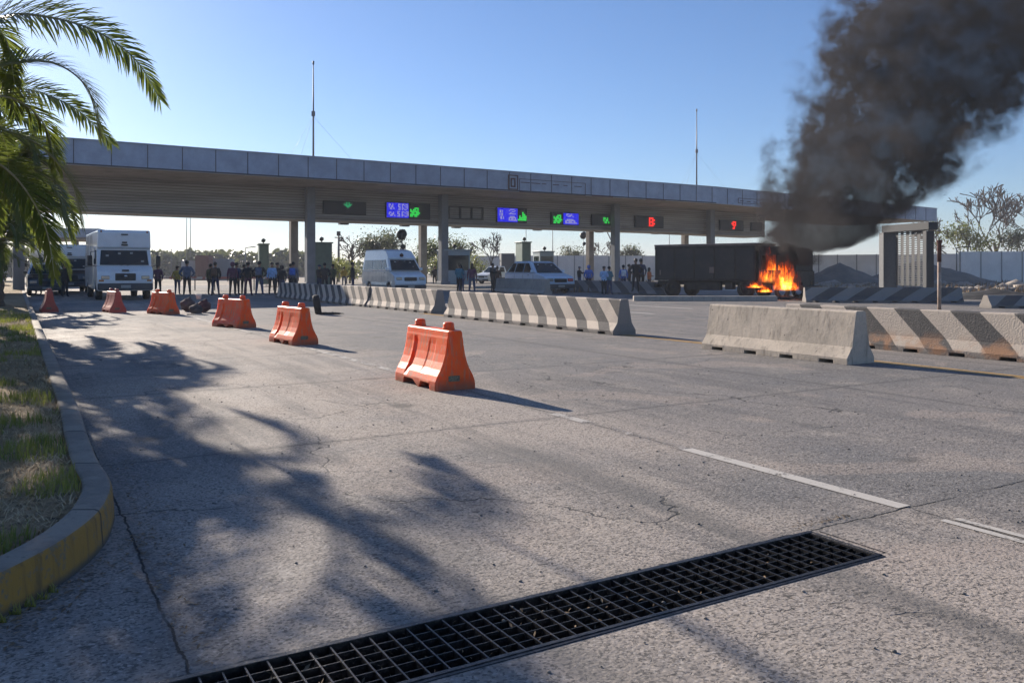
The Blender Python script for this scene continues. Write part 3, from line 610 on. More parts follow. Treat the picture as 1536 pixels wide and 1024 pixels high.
# booths
M_gb = mat('booth_green', (.10, .15, .12), .5, var=.15, scale=2); M_glass = mat('dark_glass', (.008, .018, .024), .05, 0, spec=.35); M_bl = mat('booth_pale_blue', (.26, .33, .37), .5, var=.1); M_blk = mat('black_trim', (.012, .012, .013), .5)
def booth(px0, px1, py0, D, m, label, glazed=False, ht=.2):
    W = (px1 - px0) * D / F; H = zat(py0, D) - ht; r = empty('toll_booth', at((px0 + px1) / 2, D, ht), .35, label, 'toll booth', 'toll booths')
    b = MB(); b.box(-W / 2, W / 2, 0, 1.8, 0, H); b.build('cabin', m, r, bevel=.04)
    b = MB(); b.box(-W / 2 - .08, W / 2 + .08, -.1, 1.9, H + .002, H + .1); b.build('roof', m, r, bevel=.02)
    if glazed:
        b = MB(); b.box(-W / 2 + .12, W / 2 - .12, -.02, -.003, H * .42, H * .86); b.build('window', M_glass, r)
        b = MB(); b.box(-W / 2 - .02, -W / 2 - .003, .3, 1.5, H * .42, H * .86); b.build('window', M_glass, r)
    else:
        b = MB(); b.box(-W / 2 + .1, W / 2 - .1, -.02, -.003, .1, H * .93); b.build('door', m, r, bevel=.005)
        b = MB(); b.box(W / 2 - .25, W / 2 - .2, -.05, -.021, H * .45, H * .52); b.build('handle', M_ant, r)
    b = MB(); b.blob((0, .6, H + .35), .2, 1, .3); b.tube([(0, .6, H + .1), (0, .6, H + .3)], .04, 6); b.build('roof_lamp', M_blk, r); return r
booth(470, 498, 365, 66, M_gb, 'dark green toll booth beside the leftmost column'); booth(389, 403, 367, 68, M_gb, 'narrow green toll booth behind the standing crowd')
booth(664, 706, 376, 67, M_bl, 'pale blue toll booth with large windows right of the minibus', True); booth(783, 797, 364, 78, M_gb, 'narrow green booth rising behind the taxi roof'); booth(809, 832, 378, 79, M_bl, 'pale grey booth behind the taxi windscreen', True)

# ---------------------------------------------------------------- vehicles (local: front at y=0, body runs to +y)
M_tyre = mat('tyre_rubber', (.015, .015, .016), .85, bump=.3, bscale=30); M_rim = mat('wheel_rim', (.30, .30, .31), .35, .8); M_vw = mat('white_vehicle_paint', (.80, .81, .82), .28, var=.06, scale=2, coat=.6); M_side = mat('dusty_white_paint', (.68, .66, .60), .4, var=.15, scale=2, coat=.3)
M_lamp = mat('headlamp_glass', (.40, .38, .33), .12, .3, spec=.9); M_amb = mat('amber_lamp', (.45, .16, .03), .2); M_red = mat('red_lamp', (.45, .02, .02), .2); M_chr = mat('chrome', (.5, .5, .5), .15, 1); M_pl = mat('number_plate', (.50, .50, .45), .5, col2=(.2, .2, .2), scale=50); M_dk = mat('dark_vehicle_paint', (.022, .025, .028), .3, coat=.5); M_gry = mat('grey_plastic', (.06, .065, .07), .6)
def wheels(r, y1, y2, tr, w, tw=.22, z=None):
    for y in (y1, y2):
        for sx in (-1, 1):
            xo = sx * (w / 2 - tw / 2 - .02); t = MB(); R0 = tr
            t.lathe([(R0 * .62, -tw / 2), (R0 * .93, -tw / 2), (R0, -tw / 2 + .04), (R0, tw / 2 - .04), (R0 * .93, tw / 2), (R0 * .62, tw / 2), (R0 * .62, -tw / 2)], (xo, y, tr), 'x', 22); tt = t.build('wheel', M_tyre, r)
            q = MB(); q.lathe([(0, tw / 2 - .03), (R0 * .2, tw / 2 - .01), (R0 * .25, tw / 2 - .05), (R0 * .58, tw / 2 - .03), (R0 * .63, tw / 2 - .01)], (0, 0, 0), 'x', 16)
            if sx < 0: q.v = [(-a, b_, c_) for a, b_, c_ in q.v]
            q.v = [(a + xo, b_ + y, c_ + tr) for a, b_, c_ in q.v]; q.build('rim', M_rim, tt)
def arch(yc, r, zb):  # points of an arch from +y side to -y side, bottom at zb
    return [(yc + r * math.cos(t), zb + (r) * math.sin(t)) for t in [math.pi * k / 7 for k in range(8)]]
def quadpart(r, name, m, pts, th=.012, off=None):
    """thin slab from 4+ coplanar points, thickened along off"""
    b = MB(); o_ = off or Vector((0, -1, 0)) * th; P = [Vector(p) for p in pts]; n = len(P)
    b.add(P + [p + o_ for p in P], [tuple(range(n)), tuple(reversed(range(n, 2 * n)))] + [(i, i + n, (i + 1) % n + n, (i + 1) % n) for i in range(n)]); return b.build(name, m, r)
def box_van(loc, label, dark=False, L=7.6, W=2.3, H=3.18, group=None):
    r = empty('step_van', loc, UA, label, 'delivery truck', group); k = H / 3.18; M1 = M_vw
    low = [(0.02, .42), (0, .9), (.07, 1.28), (.38, 1.50), (.42, 1.52), (L, 1.52), (L, .5)] + arch(L - 1.7, .5, .5) + arch(1.15, .5, .45)
    low = [(y, z * k) for y, z in low]
    b = MB(); b.prof(low, lambda z: W / 2 - (.03 if z < .6 else 0)); b.build('body', M_dk if dark else M_vw, r, bevel=.03)
    up = [(.42, 1.523), (.66, 2.30), (.50, 2.36), (.46, 3.05), (.60, 3.16), (L, 3.18), (L, 1.523)]; up = [(y, z * k) for y, z in up]
    b = MB(); b.prof(up, lambda z: W / 2 - .015 - .05 * max(0, z - 1.5 * k) / 1.6); b.build('cargo_box', M_vw, r, bevel=.05, seg=3)
    x = W / 2 - .14; n = Vector((0, -.95, .3)).normalized() * .02
    quadpart(r, 'windscreen', M_glass, [(-x, .43, 1.57 * k), (x, .43, 1.57 * k), (x - .06, .64, 2.24 * k), (-x + .06, .64, 2.24 * k)], off=n)
    b = MB(); b.box(-.42, .42, -.03, .03, .88 * k, 1.20 * k); gl = b.build('grille', M_blk, r, bevel=.02)
    b = MB()
    for j in range(4): b.box(-.40, .40, -.05, -.031, (.92 + j * .075) * k, (.94 + j * .075) * k)
    b.build('grille_bar', M_gry, gl)
    b = MB(); b.lathe([(0, 0), (.07, 0), (.07, .02), (0, .025)], (0, -.056, 1.07 * k), 'y', 12); b.build('emblem', M_chr, r)
    for sx in (-1, 1):
        b = MB(); b.box(sx * .82 - .17, sx * .82 + .17, -.025, .04, .93 * k, 1.10 * k); b.build('headlight', M_lamp, r, bevel=.03)
        b = MB(); b.box(sx * .98 - .1, sx * .98 + .1, -.02, .045, .84 * k, .92 * k); b.build('indicator', M_amb, r, bevel=.01)
        b = MB(); a = sx * (W / 2); b.tube([(a, .62, 2.2 * k), (a + sx * .22, .45, 2.15 * k), (a + sx * .25, .42, 1.6 * k), (a, .5, 1.5 * k)], .018, 6); mr = b.build('mirror_arm', M_blk, r)
        b = MB(); b.box(a + sx * .16, a + sx * .36, .36, .44, 1.55 * k, 2.0 * k); b.build('mirror', M_blk, mr, bevel=.03)
        b = MB(); b.blob((sx * .95, .48, (H - .1)), .05, 1, 0); b.build('marker_lamp', M_amb, r)
        # side window and door
        xs = sx * (W / 2 - .0); quadpart(r, 'side_window', M_glass, [(xs, .85, 1.62 * k), (xs, 1.6, 1.62 * k), (xs, 1.6, 2.25 * k), (xs, .98, 2.25 * k)], off=Vector((sx * .012, 0, 0)))
        quadpart(r, 'side_door', M_side, [(xs, 1.68, .6 * k), (xs, 2.5, .6 * k), (xs, 2.5, 2.4 * k), (xs, 1.68, 2.4 * k)], off=Vector((sx * .01, 0, 0)))
        quadpart(r, 'rub_rail', M_gry, [(xs, 2.6, 1.50 * k), (xs, L - .1, 1.5 * k), (xs, L - .1, 1.57 * k), (xs, 2.6, 1.57 * k)], off=Vector((sx * .02, 0, 0)))
    b = MB(); b.box(-W / 2 + .02, W / 2 - .02, -.12, .04, .46 * k, .76 * k); b.build('bumper', M_gry, r, bevel=.04)
    b = MB(); b.box(-.2, .2, -.14, -.122, .55 * k, .68 * k); b.build('number_plate', M_pl, r)
    for fx, z_ in ((-.7, 2.0), (-.2, 2.1), (.3, 2.12), (.75, 1.75)):
        b = MB(); b.box(fx - .06, fx + .06, .39 + (z_ - 1.57) * .31, .40 + (z_ - 1.57) * .31, (z_ - .04) * k, (z_ + .04) * k); b.build('screen_glint_sticker', M_pl, r)  # pale bits standing in for windscreen reflections, and stickers
    b = MB()
    for j in range(5): b.box(-W / 2 - .006, -W / 2 + .012, 3.0 + j * .95, 3.02 + j * .95, 1.6 * k, 3.0 * k)
    b.build('panel_seam', M_gry, r)
    b = MB(); b.box(-.13, .13, .40, .455, 2.45 * k, 2.52 * k); b.box(-.1, .1, .40, .455, 2.56 * k, 2.63 * k); b.box(-.14, .14, .40, .455, 2.93 * k, 2.98 * k); b.build('roof_badge', M_blk, r)
    b = MB(); b.box(-.14, .14, .0, .10, 1.30 * k, 1.37 * k); b.build('badge', M_blk, r)
    b = MB()
    for sx in (-1, 1): b.tube([(sx * .1, .40, 1.56 * k), (sx * .7, .46, 1.72 * k)], .01, 5)
    b.build('wiper', M_blk, r)
    wheels(r, 1.15, L - 1.7, .40 * k, W, .26); return r
box_van(road(41.2, 4.25), 'big white step van truck facing the camera, first in the queue by the orange barriers', group='white box trucks in the queue')
box_van(road(54.5, 2.7), 'white box truck with a dark lower front, second in the queue', dark=True, H=2.85, W=2.25, group='white box trucks in the queue')
box_van(road(76, 2.1), 'white box truck far back in the queue, mostly hidden by palm fronds', H=3.3, group='white box trucks in the queue')
def car(loc, label, cat, name, paint, prof_low, prof_up, W, arches, tr, belt, side_wins, ws, rz=UA, group=None, tum=.2, roof_paint=None, lamp_z=.72, hood_z=.9, red=False, side_paint=None):
    r = empty(name, loc, rz, label, cat, group); ztop = max(z for y, z in prof_up)
    hw = lambda z: W / 2 - (tum * max(0, (z - belt)) / (ztop - belt)) - (.04 if z < .35 else 0)
    b = MB(); b.prof(prof_low, hw, 0, 1); b.build('body', [paint, side_paint or paint], r, bevel=.045, seg=3)
    b = MB(); b.prof(prof_up, hw); b.build('cabin', roof_paint or paint, r, bevel=.05, seg=3)
    (ya, za), (yb, zb) = ws; xa, xb = hw(za) - .10, hw(zb) - .12; nn_ = Vector((0, -(zb - za), yb - ya)).normalized() * .018; s_ = -nn_ * .3
    quadpart(r, 'windscreen', M_glass, [Vector((-xa, ya, za)) - s_, Vector((xa, ya, za)) - s_, Vector((xb, yb, zb)) - s_, Vector((-xb, yb, zb)) - s_], off=nn_)
    for sx in (-1, 1):
        for win in side_wins:
            zc = [Vector((sx * (hw(z) + .002), y, z)) for y, z in win]; quadpart(r, 'side_window', M_glass, zc, off=Vector((sx * .012, 0, .002)))
        b = MB(); b.box(sx * (W / 2 - .28) - .17, sx * (W / 2 - .28) + .17, -.03, .12, lamp_z - .08, lamp_z + .08); b.build('headlight', M_red if (red and sx > 0) else M_lamp, r, bevel=.04)
        b = MB(); a = sx * W / 2; b.box(a + sx * .0, a + sx * .18, ws[0][0] + .18, ws[0][0] + .28, ws[0][1] + .0, ws[0][1] + .16); b.build('mirror', paint, r, bevel=.03)
        b = MB(); b.box(sx * (W / 2) - .005, sx * (W / 2) + .014, side_wins[0][0][0] + .3, side_wins[0][0][0] + .45, belt - .12, belt - .09); b.build('door_handle', M_blk, r)
    b = MB(); b.box(-.38, .38, -.025, .06, lamp_z - .13, lamp_z + .07); b.build('grille', M_blk, r, bevel=.02)
    b = MB(); b.box(-W / 2 + .02, W / 2 - .02, -.07, .08, .28, .50); b.build('bumper', M_gry, r, bevel=.04)
    b = MB(); b.box(-.2, .2, -.09, -.071, .34, .45); b.build('number_plate', M_pl, r)
    for sx in (-1, 1):
        b = MB(); a = sx * W / 2
        for yy in (side_wins[0][0][0] - .12, side_wins[0][1][0] + .04, side_wins[1][1][0] + .05 if len(side_wins) > 1 else side_wins[0][1][0] + .1): b.box(a - .002, a + .0035, yy, yy + .018, .42, belt - .05)
        b.build('panel_gap', M_blk, r); b = MB(); b.box(a - .002, a + .012, 1.25, prof_low[5][0] - 1.45, .48, .62); b.build('rub_strip', M_dk, r)
    for k_, (fx, fz) in enumerate(((-.55, .8), (.1, .85), (.5, .75), (.62, .35))):
        yy = ya + (yb - ya) * fz; zz = za + (zb - za) * fz; b = MB(); b.box(fx * xa - .05, fx * xa + .05, yy - .035, yy - .027, zz - .04, zz + .03); b.build('screen_glint_sticker', M_pl if k_ % 2 else M_wh, r)  # small pale plates imitate reflections on the glass, besides stickers
    wheels(r, arches[0], arches[1], tr, W, .2); return r
def lowp(L, hz, bz, zb=.28, a=(.85, 3.4), r_=.37, nose=.55):
    return [(.03, zb), (0, nose), (.08, hz - .1), (.25, hz), (.95, bz), (L - .05, bz), (L, nose + .1), (L, zb)] + arch(a[1], r_, zb) + arch(a[0], r_, zb)
# minibus
car(road(44.6, 19.6), 'white high roofed minibus behind the striped barriers', 'minibus', 'minibus', M_vw, lowp(5.3, 1.08, 1.30, .30, (.95, 4.1), .38, .6), [(.72, 1.303), (1.30, 1.98), (1.22, 2.05), (1.75, 2.48), (2.3, 2.58), (5.15, 2.58), (5.25, 1.303)], 1.98, (.95, 4.1), .34, 1.3,
    [[(1.15, 1.36), (2.0, 1.36), (2.0, 1.95), (1.62, 1.95)], [(2.1, 1.36), (3.5, 1.36), (3.5, 1.95), (2.1, 1.95)], [(3.6, 1.36), (5.0, 1.36), (4.95, 1.95), (3.6, 1.95)]], ((.74, 1.33), (1.28, 1.94)), side_paint=M_side, lamp_z=.86)
b = MB(); b.blob((0, 1.35, 2.22), .13, 1, .1); o = b.build('roof_badge', mat('badge_brown', (.12, .05, .03), .6)); o.parent = [x for x in C.objects if x.name == 'minibus'][0]
# taxi
car(road(40.3, 27.1), 'white taxi like hatchback with a dark windscreen before the toll booths', 'car', 'white_car', mat('pale_blue_paint', (.55, .66, .78), .25, var=.05, coat=.8), lowp(4.35, .92, 1.08, .26, (.82, 3.45), .36), [(1.02, 1.083), (1.75, 1.66), (2.1, 1.74), (3.5, 1.74), (4.2, 1.083)], 1.82, (.82, 3.45), .32, 1.08,
    [[(1.42, 1.13), (2.3, 1.13), (2.3, 1.62), (1.95, 1.62)], [(2.38, 1.13), (3.2, 1.13), (3.15, 1.62), (2.38, 1.62)], [(3.28, 1.13), (3.95, 1.13), (3.55, 1.62), (3.25, 1.62)]], ((1.04, 1.10), (1.72, 1.63)), red=True).scale = (1.1, 1.1, 1.08)
# queue at left
SUVL = lambda: (lowp(4.6, .98, 1.12, .28, (.9, 3.6), .4), [(1.15, 1.123), (1.75, 1.66), (2.1, 1.74), (4.2, 1.72), (4.5, 1.123)])
lw, up = SUVL(); wins = [[(1.6, 1.17), (2.5, 1.17), (2.5, 1.63), (2.0, 1.63)], [(2.6, 1.17), (3.4, 1.17), (3.4, 1.63), (2.6, 1.63)]]
car(road(50.5, 1.42), 'dark grey off roader beside the kerb left of the second truck', 'car', 'dark_car', M_dk, lw, up, 1.78, (.9, 3.6), .36, 1.12, wins, ((1.17, 1.14), (1.73, 1.63)), roof_paint=M_vw)
car(road(64, 1.6), 'silver car farther back in the queue between kerb and trucks', 'car', 'silver_car', mat('silver_paint', (.35, .36, .38), .3, .5), lw, up, 1.78, (.9, 3.6), .36, 1.12, wins, ((1.17, 1.14), (1.73, 1.63)))
car(road(74, -1.6), 'pale car on the access road under the palm fronds', 'car', 'pale_car', M_vw, lw, up, 1.78, (.9, 3.6), .36, 1.12, wins, ((1.17, 1.14), (1.73, 1.63)))
car(at(722, 82), 'small white pickup parked far behind the glazed booth', 'car', 'white_pickup', M_vw, lw, [(1.15, 1.123), (1.75, 1.66), (2.1, 1.74), (2.7, 1.72), (2.8, 1.123)], 1.78, (.9, 3.6), .36, 1.12, wins[:1], ((1.17, 1.14), (1.73, 1.63)), rz=-.7)

# ---------------------------------------------------------------- burnt lorry
M_char = mat('charred_metal', (.008, .008, .009), .75, col2=(.035, .030, .027), scale=2.5, bump=.4, bscale=12); M_box = mat('scorched_box_paint', (.012, .014, .017), .55, col2=(.05, .043, .035), scale=1.1, bump=.15, bscale=6, thr=(.45, .8)); M_ash = mat('ash_grey_roof', (.18, .14, .12), .9, var=.3, scale=2)
ax = Vector((.77, -.64, 0)).normalized(); LA = math.atan2(-.64, .77)      # local x runs to the cab, y away from camera
lo = empty('burnt_lorry', Vector((7.46, 43.8, 0)), LA, 'burnt out black cargo lorry with its cab on fire', 'lorry')
b = MB(); b.box(0, 5.5, 0, 2.35, .82, 2.55); b.build('cargo_box', M_box, lo, bevel=.03)
b = MB(); b.box(-.03, 5.53, -.04, 2.39, 2.553, 2.66); b.build('box_roof', M_ash, lo, bevel=.02)
b = MB()
for x in [.02, 1.1, 2.2, 3.3, 4.4, 5.4]: b.box(x, x + .07, -.035, -.002, .84, 2.54)
b.box(0, 5.5, -.05, -.003, .83, .93); b.box(0, 5.5, -.05, -.003, 2.42, 2.54); b.build('side_rib', M_char, lo)
b = MB(); b.box(-.1, 7.6, .45, .60, .60, .80); b.box(-.1, 7.6, 1.75, 1.9, .60, .80); b.box(1.8, 3.6, .05, .4, .35, .75); b.box(3.9, 4.3, .02, .4, .4, .72); b.box(-.15, -.05, .1, 2.25, .45, .65); b.build('chassis', M_char, lo, bevel=.02)
b = MB(); cabp = [(5.66, .55), (5.66, 2.5), (5.8, 2.56), (6.9, 2.42), (7.15, 2.3), (7.45, 1.45), (7.62, 1.3), (7.64, .5)]
n = len(cabp)
for y0, y1 in ((.0, .06), (2.25, 2.31)):   # cab side shells with window openings
    def bx(x0, x1, z0, z1): b.box(x0, x1, y0, y1, z0, z1)
    bx(5.66, 5.8, .55, 2.5); bx(5.8, 7.42, .75, 1.35); bx(6.5, 6.58, 1.35, 2.42); b.box(5.8, 7.0, y0, y1, 2.34, 2.46)
    b.box(7.22, 7.32, y0, y1, 1.35, 2.30)
b.box(5.72, 7.3, 2.18, 2.24, .7, 2.42); b.box(5.82, 7.2, .0, .06, 2.05, 2.335); b.box(7.33, 7.42, .06, 2.25, 1.32, 2.3); b.box(5.62, 5.70, .06, 2.25, .6, 2.45); b.box(7.4, 7.5, .06, 2.25, .55, 1.3); b.box(5.8, 7.45, .1, 2.2, .6, .72)
b.add([(5.7, .06, 2.46), (7.05, .06, 2.38), (7.05, 2.25, 2.38), (5.7, 2.25, 2.46), (5.7, .06, 2.52), (7.05, .06, 2.43), (7.05, 2.25, 2.43), (5.7, 2.25, 2.52)], [(0, 1, 2, 3), (4, 5, 6, 7), (0, 1, 5, 4), (1, 2, 6, 5), (2, 3, 7, 6), (3, 0, 4, 7)])
b.build('cab', M_char, lo)
b = MB()
for x, y in ((6.0, .5), (6.0, 1.5)): b.box(x, x + .5, y, y + .5, .73, 1.1); b.box(x, x + .12, y, y + .5, 1.1, 1.75)
b.tube([(6.9, .7, 1.2), (7.15, .7, 1.45)], .02, 6); b.lathe([(.17, 0), (.19, .02), (.17, .03)], (6.85, .7, 1.35), n=12); b.build('seat_frame', M_char, lo)
b = MB(); b.box(7.55, 7.8, .1, 2.2, .4, .62); b.build('bumper', M_char, lo, bevel=.04)
for x in (.95, 4.95):
    for y in (.02, 2.1):
        t = MB(); t.lathe([(.25, 0), (.40, 0), (.44, .04), (.44, .2), (.40, .24), (.25, .24), (.25, 0)], (x, y, .42), 'y', 22); w_ = t.build('wheel', M_tyre, lo); t = MB(); t.lathe([(0, .03), (.1, .02), (.12, .06), (.24, .04), (.26, .06)], (x, y, .42), 'y', 14); t.build('rim', M_char, w_)
for y in (.02, 2.1): t = MB(); t.lathe([(.2, 0), (.33, .01), (.36, .05), (.35, .2), (.3, .23), (.2, .22), (.2, 0)], (6.75, y, .34), 'y', 18); t.build('wheel', M_char, lo)
b = MB(); b.box(.3, .36, -.06, -.03, 1.1, 1.35); b.box(3.1, 3.35, -.055, -.003, 1.2, 1.5); b.build('latch', M_ash, lo)
# debris at the cab
b = MB()
for k in range(26): p = Vector((random.uniform(5.4, 8.6), random.uniform(-1.0, 1.2), .06)); b.blob(p, random.uniform(.06, .22), 1, .7, 2.2, seed=k, sq=(1.3, 1, .5))
o = b.build('charred_debris', M_char, loc=lo.location, rot=LA); tag(o, 'heap of charred debris on the road under the burning cab', 'debris', kind='stuff')
M_sct = paint_material('soot_stain', (.015, .014, .013), .40, .62)
b = MB(); b.add([(-.5, -2.2, .006), (9.6, -2.6, .006), (9.6, 3.4, .006), (-.5, 3.0, .006)], [(0, 1, 2, 3)]); tag(b.build('soot_stain', M_sct, loc=lo.location, rot=LA, fix=False), kind='structure')
# flames
def flame_material(name, strength):
    m = bpy.data.materials.new(name); g = NG(m); n_ = g.n; n_.remove(g.b); o = g.obj(); x, y, z = g.sep(o)
    wx = g.m('MULTIPLY', g.m('SUBTRACT', g.noise(g.scale(o, (1.2, 1.2, .9)), 2.0, 4), .5), g.m('ADD', g.m('MULTIPLY', z, 2.6), .5))
    r = g.m('SQRT', g.m('ADD', g.m('POWER', g.m('ABSOLUTE', g.m('ADD', x, wx)), 2), g.m('POWER', g.m('ABSOLUTE', y), 2)))
    env = g.m('SUBTRACT', g.m('SUBTRACT', 1, g.m('POWER', g.m('MAXIMUM', z, .0), .85)), r)     # unit flame
    nz = g.noise(g.scale(o, (2.2, 2.2, 1.3)), 1.9, 7, .68, 1.0)
    v = g.m('ADD', env, g.m('MULTIPLY', g.m('SUBTRACT', nz, .5), 3.6)); v = g.m('SUBTRACT', v, .22)
    d = g.step(v, .0, .5); hot = g.step(v, .05, .85)
    cr = n_.new('ShaderNodeValToRGB'); g.l.new(hot, cr.inputs[0]); e = cr.color_ramp.elements; e[0].color = (.55, .03, .0, 1); e[1].color = (1, .62, .12, 1); e[1].position = .9
    q = e.new(.35); q.color = (1, .13, .005, 1)
    q = e.new(.62); q.color = (1, .33, .02, 1)
    em = n_.new('ShaderNodeEmission'); g.l.new(cr.outputs[0], em.inputs[0]); g.l.new(g.m('MULTIPLY', g.m('MULTIPLY', d, g.step(z, -.02, .14)), strength), em.inputs[1])
    g.l.new(em.outputs[0], n_['Material Output'].inputs['Volume']); return m
M_fl = flame_material('flame', 10.0)
def flame(loc, sx, sy, sz, label, rot=0):
    b = MB(); prof_ = [(0, -.02), (1.0, 0), (1.0, .35), (.8, .8), (.5, 1.15), (0, 1.2)]; b.lathe(prof_, n=12)
    o = b.build('flame', M_fl, loc=loc, rot=rot); o.scale = (sx, sy, sz); return tag(o, label, 'fire', 'flames in the burning cab')
def lp(x, y, z): return lo.location + ax * x + Vector((.64, .77, 0)).normalized() * y + Vector((0, 0, z))
flame(lp(6.3, .1, .75), .75, .5, 1.9, 'tall narrow flame rising out of the left cab window')
flame(lp(7.05, -.15, .40), .85, .7, 1.85, 'widest and brightest yellow flame at the front of the cab', 1.3)
flame(lp(5.65, -.30, .50), .65, .35, .42, 'low flame licking along the ground behind the cab', 2.2)
flame(lp(6.2, -.5, .30), .6, .35, .42, 'small low flame under the cab door', .7)
# smoke
def smoke():
    m = bpy.data.materials.new('black_smoke'); g = NG(m); n_ = g.n; n_.remove(g.b); o = g.obj(); x, y, z = g.sep(o)
    zc = g.m('MAXIMUM', z, .02); xc = g.m('ADD', g.m('MULTIPLY', zc, .80), .10); Rz = g.m('ADD', 1.0, g.m('MULTIPLY', g.m('SQRT', zc), 2.0))
    dx = g.m('SUBTRACT', x, xc); d = g.m('DIVIDE', g.m('SQRT', g.m('ADD', g.m('MULTIPLY', dx, dx), g.m('MULTIPLY', y, y))), Rz)
    n1 = g.noise(o, .24, 2, .5, .3); n2 = g.noise(o, .62, 8, .64, .2)
    nn_ = g.m('ADD', g.m('MULTIPLY', g.m('SUBTRACT', n1, .5), 1.9), g.m('MULTIPLY', g.m('SUBTRACT', n2, .5), 3.7))
    v = g.m('ADD', g.m('SUBTRACT', g.m('ADD', .80, g.step(z, 0, 3, .22, 0)), d), nn_)
    den = g.m('MULTIPLY', g.step(v, .0, .34), g.m('ADD', .25, g.m('MULTIPLY', g.step(v, .2, .9), 2.2)))
    fade = g.step(d, .80, 1.12, 1, 0); den = g.m('MULTIPLY', den, fade); den = g.m('MULTIPLY', den, g.step(z, -.6, .0))
    pv = n_.new('ShaderNodeVolumePrincipled'); pv.inputs['Color'].default_value = (.065, .06, .061, 1); pv.inputs['Anisotropy'].default_value = .1
    g.l.new(g.m('MULTIPLY', den, 7.0), pv.inputs['Density']); g.l.new(pv.outputs[0], n_['Material Output'].inputs['Volume'])
    b = MB(); vs = []; zs = [-.65, .3, 1.2, 2.4, 4, 6, 8.5, 11.5, 15, 19]; N = 20
    for zz in zs:
        zc_ = max(zz, .02); R0 = (1.0 + 2.1 * math.sqrt(zc_)) * 1.14 + .05; cx = .10 + .80 * zc_
        for k in range(N): t = 2 * math.pi * k / N; vs.append((cx + R0 * math.cos(t), R0 * math.sin(t), zz))
    fs = [(i * N + k, i * N + (k + 1) % N, (i + 1) * N + (k + 1) % N, (i + 1) * N + k) for i in range(len(zs) - 1) for k in range(N)] + [tuple(reversed(range(N))), tuple((len(zs) - 1) * N + k for k in range(N))]
    b.add(vs, fs); o = b.build('smoke', m, loc=lp(7.1, .6, 2.1)); m.cycles.volume_step_rate = 1.0
    return tag(o, 'thick black smoke billowing up to the right from the burning lorry', 'smoke', kind='stuff')
smoke()

# ---------------------------------------------------------------- objects on the road
def sack(loc, r0, m, label, sq):
    b = MB(); b.blob((0, 0, r0 * sq[2] * .92), r0, 3, .35, 1.8, seed=int(r0 * 100), sq=sq); b.blob((r0 * .2, 0, r0 * sq[2] * 1.9), r0 * .28, 2, .4, 2, sq=(1, 1, .9)); o = b.build('sack', m, loc=loc); return tag(o, label, 'sack', 'full sacks on the road')
M_sk = mat('dark_sack_cloth', (.05, .045, .05), .9, col2=(.11, .095, .095), scale=7, bump=.6, bscale=14, bd=.03)
sack(gp(282, 467), .21, M_sk, 'bulging dark grey sack on the road, left one of the heap', (1.1, 1, 1.05)); sack(gp(306, 468), .21, mat('maroon_sack_cloth', (.09, .035, .04), .9, var=.3, scale=7, bump=.6, bscale=14, bd=.03), 'dark maroon sack on the road, right one of the heap', (1, 1, .95)); sack(gp(294, 471), .16, M_sk, 'small slumped sack between the two big ones', (1.2, 1, 1))
b = MB(); b.lathe([(0, 0), (.07, 0), (.09, .13), (.095, .14), (.085, .145), (.075, .02), (0, .02)], n=16); b.lathe([(.098, .128), (.104, .135), (.098, .142)], n=16)
tag(b.build('bucket', M_wh, loc=gp(298, 468) + Vector((0, 0, .42))), 'small white bucket standing on top of the sacks', 'bucket')
b = MB(); b.box(-.22, .22, -.05, .03, .0, .035, 0, Matrix.Rotation(.3, 4, 'Z')); b.box(-.1, .3, -.12, -.07, .0, .03); tag(b.build('loose_boards', mat('pale_wood', (.45, .38, .30), .8, var=.2), loc=gp(292, 472)), 'pale loose boards lying before the sacks', 'boards')
# standing tyre and debris
tl = gp(478, 471); t = MB(); t.lathe([(.17, -.09), (.27, -.1), (.30, -.06), (.30, .06), (.27, .1), (.17, .09), (.17, -.09)], (0, 0, .30), 'x', 26)
o = t.build('old_tyre', M_tyre, loc=tl, rot=(0, R_(-9), R_(12))); tag(o, 'old black tyre standing upright on the road beside the striped row', 'tyre')
b = MB()
for k in range(14): b.blob((.1 + k * .055 + random.uniform(-.03, .03), random.uniform(-.12, .1) - k * .01, .03), random.uniform(.04, .10) * (1.2 - k * .05), 1, .6, 2, seed=k, sq=(1.4, 1, .5))
tag(b.build('debris_heap', M_char, loc=tl), 'flat heap of black debris beside the standing tyre', 'debris', kind='stuff')
# rusty post at right
pr = empty('steel_post', at(1409, 21), 0, 'thin pale post with a rusty flared top behind the striped barrier at right', 'post'); b = MB(); b.tube([(0, 0, 0), (.0, 0, 1.55)], .045, 10); b.build('lower_post', mat('faded_post_paint', (.42, .34, .28), .7, col2=(.25, .15, .1), scale=6), pr)
b = MB(); b.tube([(0, 0, 1.552), (0, 0, 2.0), (0, 0, 2.07), (0, 0, 2.1)], [.05, .05, .075, .07], 10); b.build('rusty_top', mat('rust', (.10, .04, .03), .9, var=.4, scale=12), pr)
